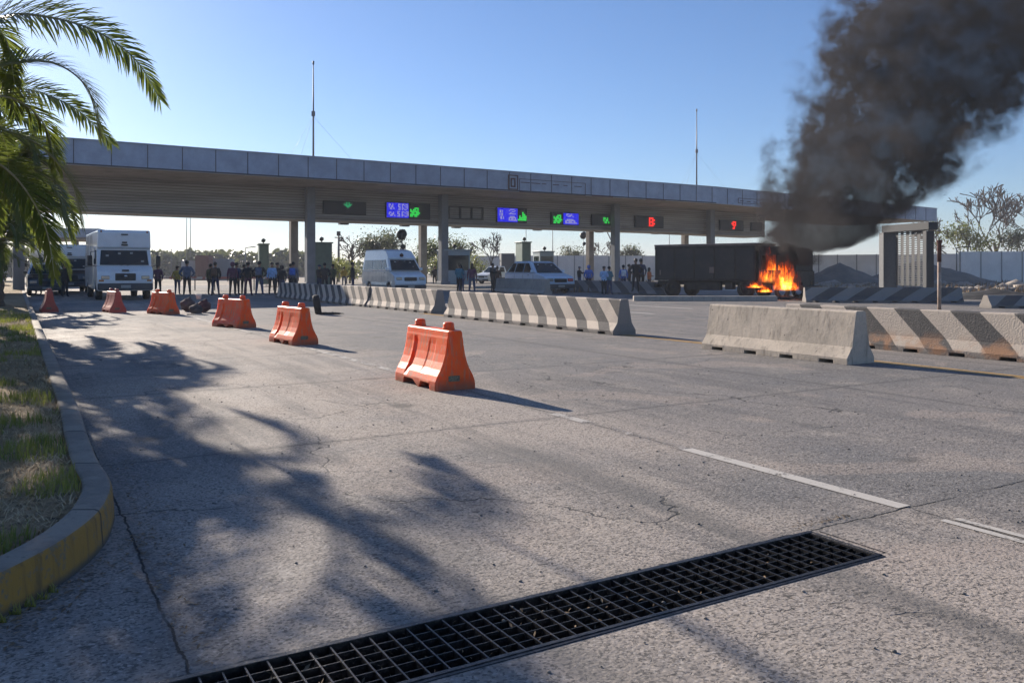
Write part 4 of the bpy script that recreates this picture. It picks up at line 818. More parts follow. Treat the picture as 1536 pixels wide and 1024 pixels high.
# gate frame with mesh panel
gf = empty('steel_gantry', at(1336, 47), 0, 'grey steel frame holding a translucent mesh panel below the right end of the canopy', 'gantry'); D = 47; zt = zat(338, D)
b = MB(); b.box(-.40, .40, 0, .6, 0, zt - .4); b.build('wide_post', mat('gantry_grey', (.085, .09, .10), .6, var=.15), gf, bevel=.03)
rx = .62; ry = -3.0
b = MB(); b.box(rx - .2, rx + .2, ry - .2, ry + .2, 0, zt - .45); b.build('dark_post', mat('gantry_dark', (.022, .026, .034), .7), gf, bevel=.02)
Mx = Matrix.Translation((0, 0, 0)); b = MB(); L_ = Vector((rx, ry, 0)).length; an = math.atan2(ry, rx); Q = Matrix.Rotation(an, 4, 'Z')
b.box(-.45, L_ + .35, -.25, .3, zt - .4, zt, 0, Q); b.build('lintel', MATS['gantry_dark'], gf, bevel=.02)
m = bpy.data.materials.new('wire_mesh_panel'); g = NG(m); o_ = g.obj(); x_, y_, z_ = g.sep(o_)
def gl_(c, p, w_): q = g.m('FRACT', g.m('DIVIDE', c, p)); return g.m('LESS_THAN', q, w_)
msk = g.m('MAXIMUM', gl_(z_, .12, .45), gl_(x_, .09, .40)); g.b.inputs['Base Color'].default_value = (.025, .028, .035, 1); g.b.inputs['Roughness'].default_value = .5
tr = g.n.new('ShaderNodeBsdfTransparent'); mx = g.n.new('ShaderNodeMixShader'); g.l.new(msk, mx.inputs[0]); g.l.new(tr.outputs[0], mx.inputs[1]); g.l.new(g.b.outputs[0], mx.inputs[2]); g.l.new(mx.outputs[0], g.n['Material Output'].inputs['Surface'])
b = MB(); b.box(.45, L_ - .25, -.01, .01, .5, zt - .42, 0, Q); b.build('mesh_panel', m, gf)

# ---------------------------------------------------------------- backdrop: wall, mounds, poles, containers
M_wall = mat('pale_wall_panels', (.74, .71, .68), .85, var=.1, scale=.5, bump=.1, bscale=3); M_post = mat('wall_post', (.30, .29, .28), .8)
WP = [(-9, 108, 3.15), (12, 104, 3.1), (34, 99, 3.1), (48, 90, 3.32), (80, 88, 3.4)]
wl = empty('boundary_wall', (0, 0, 0), 0, 'long pale concrete panel wall closing the plaza behind the canopy', 'wall'); b = MB(); pt = MB()
for i in range(len(WP) - 1):
    a, c_ = Vector(WP[i][:2]), Vector(WP[i + 1][:2]); Ls = (c_ - a).length; nn_ = max(1, round(Ls / 2.1)); dr = (c_ - a) / nn_; an = math.atan2(dr.y, dr.x); hh = WP[i][2]
    for k in range(nn_):
        q = Matrix.Translation((a.x + dr.x * k, a.y + dr.y * k, 0)) @ Matrix.Rotation(an, 4, 'Z'); b.box(.06, dr.length - .06, -.05, .05, -.05, hh + .0 * k, 0, q); pt.box(-.058, .058, -.09, .09, -.05, hh + .04, 0, q)
b.build('panel', M_wall, wl); pt.build('wall_post', M_post, wl)
# steel boarding in front of the left part of the wall
def mound(name, c, rx_, ry_, h_, m, label, seed):
    b = MB(); N = 26; vs = []
    for j in range(N):
        for i in range(N):
            x = (i / (N - 1) * 2 - 1); y = (j / (N - 1) * 2 - 1); d = math.sqrt(x * x + y * y); k = max(0, 1 - d); z = h_ * k ** 1.1 * (1 + .3 * mnoise.noise(Vector((x * 2, y * 2, seed)))) + .12 * mnoise.noise(Vector((x * 9, y * 9, seed))) * min(1, k * 6) - .04; vs.append((x * rx_, y * ry_, z))
    b.add(vs, [(j * N + i, j * N + i + 1, (j + 1) * N + i + 1, (j + 1) * N + i) for j in range(N - 1) for i in range(N - 1)], smooth=True); o = b.build(name, m, loc=c, fix=False); return tag(o, label, 'mound', 'earth heaps by the wall')
M_md = mat('grey_earth', (.12, .11, .10), .95, col2=(.20, .17, .14), scale=.8, bump=.6, bscale=3, bd=.1)
mound('earth_mound', at(1385, 76), 7.5, 5, 2.35, M_md, 'large grey earth heap against the wall right of the gantry', 1); mound('earth_mound', at(1262, 74), 5.0, 4, 2.0, M_md, 'grey earth heap seen under the smoke', 2)
mound('earth_mound', at(1490, 40), 3.2, 2.4, .5, mat('black_asphalt_heap', (.03, .03, .032), .9, var=.4, scale=3), 'low black asphalt heap near the right edge', 3)
# rubble and dry scrub strip in front of the wall
M_st = mat('rubble_stone', (.30, .26, .22), .9, var=.35, scale=1.5, bump=.4, bscale=8)
rb_ = MB()
for k in range(420):
    px = random.uniform(1215, 1560); D = random.uniform(52, 72); s_ = random.uniform(.08, .38) * (1 if random.random() > .1 else 1.7); rb_.blob(at(px, D, s_ * .25), s_, 1, .6, 1.8, seed=k, sq=(1.2, 1, .65))
tag(rb_.build('rubble', M_st), 'stones and rubble scattered over the dirt at right', 'rubble', kind='stuff')
sb = MB()
for k in range(5200):
    px = random.choice([random.uniform(1200, 1600), random.uniform(820, 1000), random.uniform(1200, 1600)]); D = random.uniform(50, 86); blade(sb, at(px, D, -.03), random.uniform(.15, .55), .03, random.uniform(.05, .3))
tag(sb.build('dry_scrub', mat('scrub', (.16, .10, .05), .9, col2=(.30, .20, .10), scale=.5), fix=False), 'low brown dry scrub at the foot of the wall', 'scrub', kind='stuff')
strip('dirt_slab', 24, 44, 40, 46, mat('pale_slab', (.36, .33, .29), .9, var=.2), z=.006)
# slender poles and street furniture under the canopy
def pole(px, D, py, rad, label, name='lamp_post', head=None, bend=0, cat='lamp post'):
    z = zat(py, D); r = empty(name, at(px, D), 0, label, cat); b = MB(); b.tube([(0, 0, 0), (bend * .3, 0, z * .6), (bend, 0, z)], [rad, rad * .8, rad * .6], 7); b.build('pole', M_ant, r)
    b = MB()
    if head == 'arm': b.tube([(bend, 0, z), (bend + .9, 0, z + .15)], .05, 6); b.box(bend + .8, bend + 1.4, -.12, .12, z + .08, z + .2)
    elif head == 'ball': b.blob((bend, 0, z), .38, 2, .25, sq=(1, 1, 1.1)); b.blob((bend + .1, 0, z - .9), .22, 1, .2)
    elif head == 'box': b.box(-.2, .2, -.1, .1, z - .5, z); b.box(-.45, .45, -.03, .03, z - .75, z - .65)
    else: b.lathe([(0, 0), (.09, 0), (.06, .12), (0, .15)], (bend, 0, z), n=8)
    b.build('head', M_blk, r)
pole(603, 62, 352, .06, 'pole with a dark round camera head above the minibus roof', head='ball', cat='camera pole'); pole(508, 95, 347, .16, 'pale utility pole with cross arm left of the minibus', head='box', cat='utility pole', name='utility_pole')
pole(280, 120, 322, .07, 'thin pole left of the pair above the red container'); pole(285.5, 122, 322, .07, 'thin pole right of the pair above the red container'); pole(257, 120, 375, .07, 'short thin pole above the hazy trees at left')
pole(368, 118, 372, .08, 'short lamp pole between the container and the narrow green booth', head='arm'); pole(829, 95, 342, .06, 'thin pole above the pale grey booth'); pole(789, 97, 342, .06, 'thin pole above the narrow green booth'); pole(932, 98, 350, .12, 'curved dark pole between the paired columns', bend=-1.6); pole(1004, 100, 352, .06, 'thin pole above the burnt lorry left end')
pole(875, 90, 353, .03, 'faint pole carrying a round cage lamp behind the taxi', head='ball'); pole(1435, 84, 372, .08, 'dark slim lamp pole before the pale wall at right', head='arm'); pole(780, 104, 383, .05, 'short post on the far wall near the booth')
def cont(px0, px1, py0, D, m, label):
    W = (px1 - px0) * D / F; H = zat(py0, D); r = empty('shipping_container', at(px0, D), .1, label, 'container', 'far containers'); b = MB(); b.box(0, W, 0, 2.4, 0, H); b.build('shell', m, r); b = MB(); k = 0
    while k * .5 < W - .1: b.box(k * .5 + .05, k * .5 + .2, -.05, -.002, .1, H - .1); k += 1
    b.build('side_rib', m, r)
cont(293, 312, 383, 115, mat('rust_red_container', (.16, .05, .04), .7, var=.2), 'dark red container under the hazy trees at left'); cont(312, 345, 388, 118, mat('grey_blue_container', (.16, .19, .22), .7), 'grey blue container right of the red one'); cont(272, 292, 391, 116, mat('pale_container', (.30, .31, .33), .7), 'pale container left of the red one')
cont(752, 772, 380, 92, mat('slate_container', (.10, .11, .13), .7), 'slate coloured container against the wall beyond the small pickup')
# wheeled fence in the left lane gap
b = MB(); L0 = 9
fe = empty('road_fence', at(232, 56), .05, 'low red and white rail fence on the dusty ground behind the crowd', 'fence')
for k in range(8): b.box(k * 1.3, k * 1.3 + .06, 0, .06, 0, 1.0)
b.build('fence_post', M_gry, fe); b = MB(); b.box(0, 9.2, -.02, -.001, .75, .9); b.build('fence_rail', mat('faded_red', (.42, .16, .13), .7, col2=(.6, .55, .5), scale=1.2, thr=(.49, .51)), fe)

# ---------------------------------------------------------------- trees
MINR = .035
def branch(b, p, d, L, r, depth, tips, up=.12, spread=.55):
    n = 4; pts = [p.copy()]; rr = [r]
    for i in range(n):
        d = (d + Vector((random.gauss(0, .12), random.gauss(0, .12), random.gauss(0, .08) + up * .4))).normalized(); p = p + d * L / n; pts.append(p.copy()); rr.append(r * (1 - .45 * (i + 1) / n))
        if depth <= 1: tips.append(p.copy())
    b.tube(pts, [max(q, MINR) for q in rr], 5 if depth < 3 else 7, caps=depth == 0)
    if depth == 0: return
    for k in range(random.choice((2, 3, 3))):
        a = random.uniform(0, 6.28); s = random.uniform(.5, 1) * spread; side = d.orthogonal().normalized(); side = Matrix.Rotation(a, 3, d) @ side
        st_ = pts[random.choice((2, 3, 4, 4))]; branch(b, st_, (d + side * s * 1.3 + Vector((0, 0, up))).normalized(), L * random.uniform(.6, .82), rr[-1] * .8, depth - 1, tips, up, spread)
def leaf_cloud(b, tips, n, rad, size):
    for _ in range(n):
        c_ = random.choice(tips); q = c_ + Vector((random.gauss(0, rad), random.gauss(0, rad), random.gauss(0, rad * .8))); s = size * random.uniform(.5, 1.3)
        a, e = Vector((random.gauss(0, 1), random.gauss(0, 1), random.gauss(0, 1))).normalized(), None; e = a.orthogonal().normalized(); f = a.cross(e)
        b.add([q - e * s, q - f * s * .5, q + e * s, q + f * s * .5], [(0, 1, 2, 3)])
M_bark = mat('grey_bark', (.09, .07, .06), .9, var=.3, scale=3, bump=.5, bscale=10); M_lf = leaf_material('tree_leaves', (.045, .065, .02), (.10, .12, .035), .3, .4); M_lf2 = leaf_material('dull_leaves', (.05, .055, .045), (.085, .085, .065), .25, .4); M_ever = leaf_material('evergreen_leaves', (.03, .055, .018), (.06, .09, .025), .25, .4); M_twig = mat('dry_leaves', (.17, .12, .09), .9, var=.3)
def tree(px, D, H, label, lm, nl, seed, lean=0, depth=4, rad=.35, ls=.12, sp=.55, group='trees behind the plaza', trunk=.3, cat='tree', name='tree'):
    random.seed(seed); r = empty(name, at(px, D), 0, label, cat, group); b = MB(); tips = []
    branch(b, Vector((0, 0, -.1)), Vector((lean, 0, 1)).normalized(), H * .34, H * .022, depth, tips, .12, sp); 
    zm = max(p.z for p in tips); k = H / zm
    b.v = [(x * k, y * k, z * k) for x, y, z in b.v]; tips = [p * k for p in tips]; b.build('trunk', M_bark, r, fix=False)
    if nl: q = MB(); leaf_cloud(q, tips, nl, rad * H / 8, ls); q.build('crown', lm, r, fix=False)
    random.seed(seed + 99); return r
tree(1497, 97, 11.5, 'tall bare tree with thin forked branches behind the wall at far right', M_twig, 300, 11, .1, 6, .25, .09, .62)
tree(1545, 100, 10.5, 'bare tree cut by the right edge of the picture', M_twig, 300, 23, -.1, 6, .25, .09, .6)
tree(1462, 94, 6.5, 'leafy yellow green tree under the tall bare one', leaf_material('yellow_green_leaves', (.10, .12, .03), (.20, .19, .06), .35, .4), 2200, 5, -.1, 4, .8, .14)
tree(1440, 104, 8.5, 'bare sprawling tree left of the yellow green one', M_twig, 300, 41, -.5, 6, .25, .09, .75)
tree(1520, 93, 5.6, 'dark bushy tree at the foot of the tall bare tree', M_lf2, 1800, 8, .1, 4, .9, .14)
tree(742, 98, 5.8, 'bare round crowned tree above the wall by the narrow booth', M_twig, 500, 17, 0, 5, .25, .07, .7); tree(706, 100, 5.4, 'thin leafy tree right of the glazed booth', M_lf, 1500, 29, -.2, 4, .8, .12)
tree(548, 92, 4.9, 'bushy tree left above the minibus roof', M_lf2, 3000, 31, 0, 4, 1.0, .14); tree(580, 96, 5.4, 'round dark tree above the middle of the minibus roof', M_lf2, 3600, 37, 0, 4, 1.0, .14); tree(632, 97, 4.6, 'low green tree between minibus and rear column', M_lf, 2400, 43, 0, 4, 1., .14)
tree(525, 88, 5.0, 'thin bare tree beside the utility pole', M_twig, 300, 53, .2, 4, .3, .08, .7); tree(905, 112, 5.2, 'hazy bare tree between the third pair of columns', M_twig, 300, 59, 0, 5, .3, .08, .7); tree(955, 110, 4.2, 'low far tree beyond the wall above the couple in black', M_lf2, 1400, 61, 0, 4, .9, .14); tree(858, 112, 4.6, 'dark low tree beyond the wall right of the taxi', M_lf2, 1500, 67, 0, 4, 1., .14)
for k, (px, D, H, lb) in enumerate([(505, 80, 2.4, 'green bush right of the dark booth'), (520, 84, 2.0, 'low light green bush near the utility pole'), (655, 86, 2.3, 'green bush between the column pair and the booth'), (715, 88, 2.6, 'green bush behind the white pickup')]):
    tree(px, D, H, lb, M_grass, 1700, 70 + k, 0, 3, 1.6, .09, .8, 'bushes under the canopy', cat='bush', name='bush')
# far tree line (one mass)
random.seed(5); b = MB()
for _ in range(34000):
    px = random.uniform(-20, 520) if random.random() < .75 else random.uniform(520, 1650); D = random.uniform(165, 210); hmx = (5.1 + 1.6 * mnoise.noise(Vector((px * .02, 1, 0))) + 1.2 * mnoise.noise(Vector((px * .09, 4, 0)))) * (1 if px < 470 else .6)
    z = hmx * random.random() ** .6; q = at(px, D, z); s = random.uniform(.25, .7); e = Vector((random.gauss(0, 1), random.gauss(0, 1), random.gauss(0, 1))).normalized(); f = e.orthogonal().normalized()
    b.add([q - e * s, q - f * s * .6, q + e * s, q + f * s * .6], [(0, 1, 2, 3)])
tag(b.build('far_trees', M_lf2, fix=False), 'hazy line of distant trees along the horizon', 'trees', kind='stuff')

# palms
M_pf = leaf_material('palm_leaflets', (.06, .10, .018), (.14, .17, .03), .42, 1.2); M_rach = mat('palm_rachis', (.30, .30, .20), .5, var=.2); M_trk = mat('palm_trunk', (.13, .10, .075), .95, col2=(.22, .17, .12), scale=9, bump=.9, bscale=16, bd=.05)
def frond(pts, nl, ll, droop=.35, wd=.016, rr=.022, roll=0):
    """rachis through control pts (local), leaflets both sides"""
    P = [Vector(p) for p in pts]; C_ = densify2(P, 9); n = len(C_); acc = [0]
    for i in range(1, n): acc.append(acc[-1] + (C_[i] - C_[i - 1]).length)
    T = acc[-1]; ra = MB(); ra.tube(C_, [rr * (1 - .85 * i / (n - 1)) for i in range(n)], 5)
    lf = MB()
    for k in range(nl):
        t = .12 + .88 * (k / nl); d_ = t * T; i = max(1, next((j for j in range(1, n) if acc[j] >= d_), n - 1)); f = (d_ - acc[i - 1]) / max(1e-6, acc[i] - acc[i - 1]); p = C_[i - 1].lerp(C_[i], f); dr = (C_[i] - C_[i - 1]).normalized()
        side = dr.cross(Vector((0, 0, 1))); side = side.normalized() if side.length > .05 else Vector((1, 0, 0)); up = side.cross(dr); Rr_ = Matrix.Rotation(roll, 3, dr); side = Rr_ @ side; up = Rr_ @ up
        L = ll * (math.sin(math.pi * min(1, .15 + .85 * t) ** .8) * .75 + .3) * random.uniform(.88, 1.08)
        for sg in (-1, 1):
            ang = R_(50 - 28 * t) + random.gauss(0, .07); v_ = random.choice((.05, .30, .5)) if t < .9 else .1
            q = (dr * math.cos(ang) + side * sg * math.sin(ang) + up * v_ * .8).normalized(); wv = q.cross(up).normalized() * wd * (.8 if t > .85 else 1)
            seg = [p, p + q * L * .35 + Vector((0, 0, -droop * L * .05)), p + q * L * .7 + Vector((0, 0, -droop * L * .25)), p + q * L + Vector((0, 0, -droop * L * random.uniform(.5, .75)))]
            lf.add([seg[0] - wv * .4, seg[0] + wv * .4, seg[1] - wv, seg[1] + wv, seg[2] - wv * .75, seg[2] + wv * .75, seg[3]], [(0, 1, 3, 2), (2, 3, 5, 4), (4, 5, 6)])
    return ra, lf
def densify2(P, n):
    out = []
    for i in range(len(P) - 1):
        p0, p1, p2, p3 = P[max(i - 1, 0)], P[i], P[i + 1], P[min(i + 2, len(P) - 1)]
        for j in range(n): t = j / n; out.append(.5 * ((2 * p1) + (p2 - p0) * t + (2 * p0 - 5 * p1 + 4 * p2 - p3) * t * t + (3 * p1 - p0 - 3 * p2 + p3) * t ** 3))
    out.append(P[-1]); return out
def palm(loc, hc, FL, nf, label, seed, custom=(), nl=62, ll=.5, skip=None, low=-.35, wd=.016, croll=0, tr=1):
    random.seed(seed); r = empty('palm_tree', loc, 0, label, 'palm tree', 'palm trees along the verge'); b = MB(); n = 14
    b.tube([(0, 0, -.1 + hc * i / n) for i in range(n + 1)], [(.24 if i % 2 else .20) * tr * (1.15 - .25 * i / n) for i in range(n + 1)], 12); b.build('trunk', M_trk, r)
    fr_list = []
    for k in range(nf):
        az = k * 2.39996 + random.uniform(-.2, .2); el = R_(75) * (1 - k / nf) + low * (k / nf) ; L = FL * random.uniform(.85, 1.1)
        if skip and skip(az): continue
        d = Vector((math.cos(az) * math.cos(el), math.sin(az) * math.cos(el), math.sin(el))); hz = Vector((math.cos(az), math.sin(az), 0)); c = Vector((0, 0, hc))
        fr_list.append([c + d * .1, c + d * L * .35, c + d * L * .62 + hz * L * .06 - Vector((0, 0, .06 * L)), c + d * L * .80 + hz * L * .10 - Vector((0, 0, .24 * L)), c + d * L * .86 + hz * L * .12 - Vector((0, 0, .48 * L))])
    for cpts in custom: fr_list.append([Vector(p) - Vector(loc) for p in cpts])
    for fi, pts in enumerate(fr_list):
        ra, lf = frond(pts, nl, ll, wd=wd, roll=croll if fi >= len(fr_list) - len(custom) else random.uniform(-.6, .6)); fo = lf.build('frond', M_pf, r, fix=False); ra.build('rachis', M_rach, fo)
    return r
def W(px, py, D): return at(px, D, zat(py, D))
p1 = Vector((-6.15, 8.4, .15)); pB = Vector((-9.5, 14.4, .15))
fA = [p1 + Vector((0, 0, 2.75)), W(-60, 60, 8.3), W(10, 24, 8.2), W(80, 27, 8.1), W(150, 50, 8.0), W(205, 92, 7.9), W(240, 150, 7.8)]
fA2 = [p1 + Vector((0, 0, 2.75)), W(-90, 20, 8.0), W(-40, -25, 7.8), W(20, -40, 7.7), W(70, -20, 7.6)]
fB = [pB + Vector((0, 0, 3.5)), W(-50, 150, 13.6), W(0, 135, 13.4), W(50, 136, 13.2), W(105, 158, 13.1), W(142, 188, 13.0), W(168, 216, 12.9)]
fB2 = [pB + Vector((0, 0, 3.5)), W(-50, 175, 13.2), W(-10, 165, 13.0), W(30, 175, 12.9), W(60, 196, 12.8)]
away = lambda lo, hi: (lambda az: lo < ((az + math.pi) % (2 * math.pi) - math.pi) < hi)
palm(p1, 2.75, 2.6, 60, 'tall palm whose longest frond arches into the upper left corner', 3, (fA, fA2), nl=150, ll=.50, wd=.0095, skip=away(-1.5, 1.0), croll=.95, tr=.62)
palm(Vector((-5.75, 7.0, .15)), 1.5, .95, 40, 'unseen short young palm added beside the kerb nose for its shadow on the road', 44, nl=50, ll=.32, wd=.02, low=-.2, tr=.6)  # out of view, put in so its crown shades the near left road
palm(pB, 3.5, 2.6, 34, 'palm whose shorter frond arches below the longest one at upper left', 6, (fB, fB2), nl=130, ll=.58, wd=.014, skip=away(-1.75, 1.4), croll=.9, tr=.6)
palm(Vector((-12.3, 19.2, .15)), 3.3, 2.2, 46, 'bushy green palm below the long fronds at the left edge', 9, nl=80, ll=.55, wd=.022)
palm(Vector((-16.9, 27.5, .15)), 2.2, 2.3, 34, 'smaller palm farther along the kerb at the left edge', 14, nl=60, ll=.45, wd=.024)
palm(Vector((-24.5, 39, .15)), 1.9, 1.9, 20, 'far small palm near the queue of cars', 19, nl=32, ll=.45, wd=.03)

# ---------------------------------------------------------------- people
M_skin = mat('skin', (.28, .15, .09), .55, var=.08); M_hair = mat('black_hair', (.012, .010, .009), .6); M_shoe = mat('dark_shoes', (.03, .028, .027), .6); M_sole = mat('pale_trainers', (.45, .43, .40), .6)
CL = {}
def cloth(n, c): 
    c = tuple(min(.8, q * 1.5 + .006) for q in c)
    if n not in CL: CL[n] = mat('cloth_' + n, c, .9, var=.22, scale=9, bump=.4, bscale=22, bd=.012)
    return CL[n]
cols = dict(black=(.015, .015, .017), navy=(.02, .03, .07), blue=(.03, .10, .35), lightblue=(.22, .34, .50), grey=(.12, .14, .17), slate=(.07, .09, .13), maroon=(.08, .025, .05), olive=(.07, .07, .03), yellow=(.35, .24, .04), brown=(.09, .05, .03), jeans=(.03, .045, .09), white=(.5, .52, .55), teal=(.03, .13, .17), khaki=(.16, .12, .08), orange=(.5, .12, .03))
def person(loc, H, face, label, topc, botc, arms='down', stance=.1, bulk=1.12, hair='short', step=0, light=False, group='people standing on the plaza'):
    k = H / 1.76; r = empty('person', loc, face, label, 'person', group); V = []; E_ = []; Rd = []
    def av(p, r_, par=None):
        V.append(Vector(p)); Rd.append(r_ if isinstance(r_, tuple) else (r_, r_)); i = len(V) - 1
        if par is not None: E_.append((par, i))
        return i
    bk = bulk
    pel = av((0, .0, .95), (.155 * bk, .115 * bk)); wa = av((0, 0, 1.10), (.145 * bk, .11 * bk), pel); ch = av((0, .01, 1.28), (.17 * bk, .125 * bk), wa); nb = av((0, .015, 1.44), (.085, .075), ch); nk = av((0, .005, 1.50), .056, nb)
    h0 = av((0, -.01, 1.565), (.068, .075), nk); h1 = av((0, -.005, 1.64), (.082, .098), h0); h2 = av((0, 0, 1.72), (.062, .072), h1)
    av((0, -.112, 1.61), .012, h1)      # nose
    for s in (-1, 1):
        av((s * .09, .005, 1.62), .012, h1)      # ear
        hp = av((s * .095, 0, .88), (.10, .105), pel); kn = av((s * (.095 + stance * .5), -.02 + s * step * .5, .49), (.066, .07), hp); an = av((s * (.10 + stance), s * step, .10), .047, kn); av((s * (.115 + stance), s * step - .13, .045), (.045, .035), an)
        sh = av((s * .185, .01, 1.395), .072 * bk, ch)
        if arms == 'down': el, wr = (s * .245, .02, 1.12), (s * .255, -.04, .88)
        elif arms == 'hips': el, wr = (s * .36, .06, 1.13), (s * .20, -.02, .98)
        elif arms == 'front': el, wr = (s * .25, -.03, 1.13), (s * .10, -.22, 1.15)
        elif arms == 'pocket': el, wr = (s * .29, .05, 1.12), (s * .21, -.06, .92)
        elif arms == 'phone': el, wr = (s * .26, -.05, 1.15), (s * .12, -.20, 1.32) if s > 0 else (s * .255, -.04, .88)
        else: el, wr = (s * .26, -.10, 1.20), (s * .15, -.33, 1.28)
        if arms == 'phone' and s < 0: el = (s * .245, .02, 1.12)
        e = av(el, .05 * bk, sh); w1 = av(wr, .032, e); dv = (Vector(wr) - Vector(el)).normalized(); pm = av(Vector(wr) + dv * .07, (.036, .024), w1); pd = dv.orthogonal().normalized()
        pd = Vector((0, 1, 0)) if abs(dv.y) < .8 else Vector((0, 0, 1)); pd = (pd - dv * pd.dot(dv)).normalized()
        for q in range(4): f0 = av(Vector(wr) + dv * .115 + pd * (-.027 + .018 * q), .0095, pm); av(V[f0] + dv * (.03 + .008 * (q in (1, 2))) + pd.cross(dv) * .012 * s, .008, f0)
        t0 = av(Vector(wr) + dv * .06 - pd * .045, .011, w1); av(V[t0] + dv * .035 - pd * .008, .009, t0)
    me = bpy.data.meshes.new('tmp'); me.from_pydata([v * k for v in V], E_, []); ob = bpy.data.objects.new('tmp', me); C.objects.link(ob)
    sm = ob.modifiers.new('skin', 'SKIN'); sm.use_smooth_shade = True
    for i, sv in enumerate(me.skin_vertices[0].data): sv.radius = (Rd[i][0] * k, Rd[i][1] * k); sv.use_root = (i == 0)
    ss_ = ob.modifiers.new('sub', 'SUBSURF'); ss_.levels = 1
    dg = bpy.context.evaluated_depsgraph_get(); nm = bpy.data.meshes.new_from_object(ob.evaluated_get(dg)); bpy.data.objects.remove(ob); nm.name = 'body'
    nm.materials.clear()
    for m_ in (M_skin, cloth(topc, cols[topc]), cloth(botc, cols[botc]), M_sole if light else M_shoe): nm.materials.append(m_)
    wrs = [V[i] for i in range(len(V)) if Rd[i] == (.036, .024)]
    for p in nm.polygons:
        c_ = p.center / k; z = c_.z; mi = 1
        if any((c_ - q).length < .085 for q in wrs): mi = 0
        elif z > 1.475: mi = 0
        elif z < .085: mi = 3
        elif z < .93 and abs(c_.x) < .24 + stance: mi = 2
        p.material_index = mi; p.use_smooth = True
    bo = bpy.data.objects.new('body', nm); C.objects.link(bo); bo.parent = r
    b = MB()
    if hair == 'hood': b.blob((0, .02 * k, 1.645 * k), .125 * k, 2, .06, sq=(.95, 1.05, 1.15)); b.build('hood', cloth(topc, cols[topc]), r)
    elif hair == 'cap': b.blob((0, .0, 1.70 * k), .105 * k, 2, .02, sq=(1, 1.1, .7)); b.box(-.07 * k, .07 * k, -.19 * k, -.08 * k, 1.675 * k, 1.69 * k); b.build('cap', cloth(botc, cols[botc]), r)
    else:
        b.blob((0, .022 * k, 1.685 * k), .104 * k, 2, .1, 3, sq=(.95, 1.05, .95))
        if hair == 'long': b.blob((0, .07 * k, 1.56 * k), .10 * k, 2, .15, 2, sq=(.95, .6, 1.6))
        b.build('hair', M_hair, r)
    b = MB()
    for s in (-1, 1): b.blob((s * .033 * k, -.092 * k, 1.655 * k), .013 * k, 1, 0)
    b.build('eyes', M_blk, r)
    return r
PI = math.pi
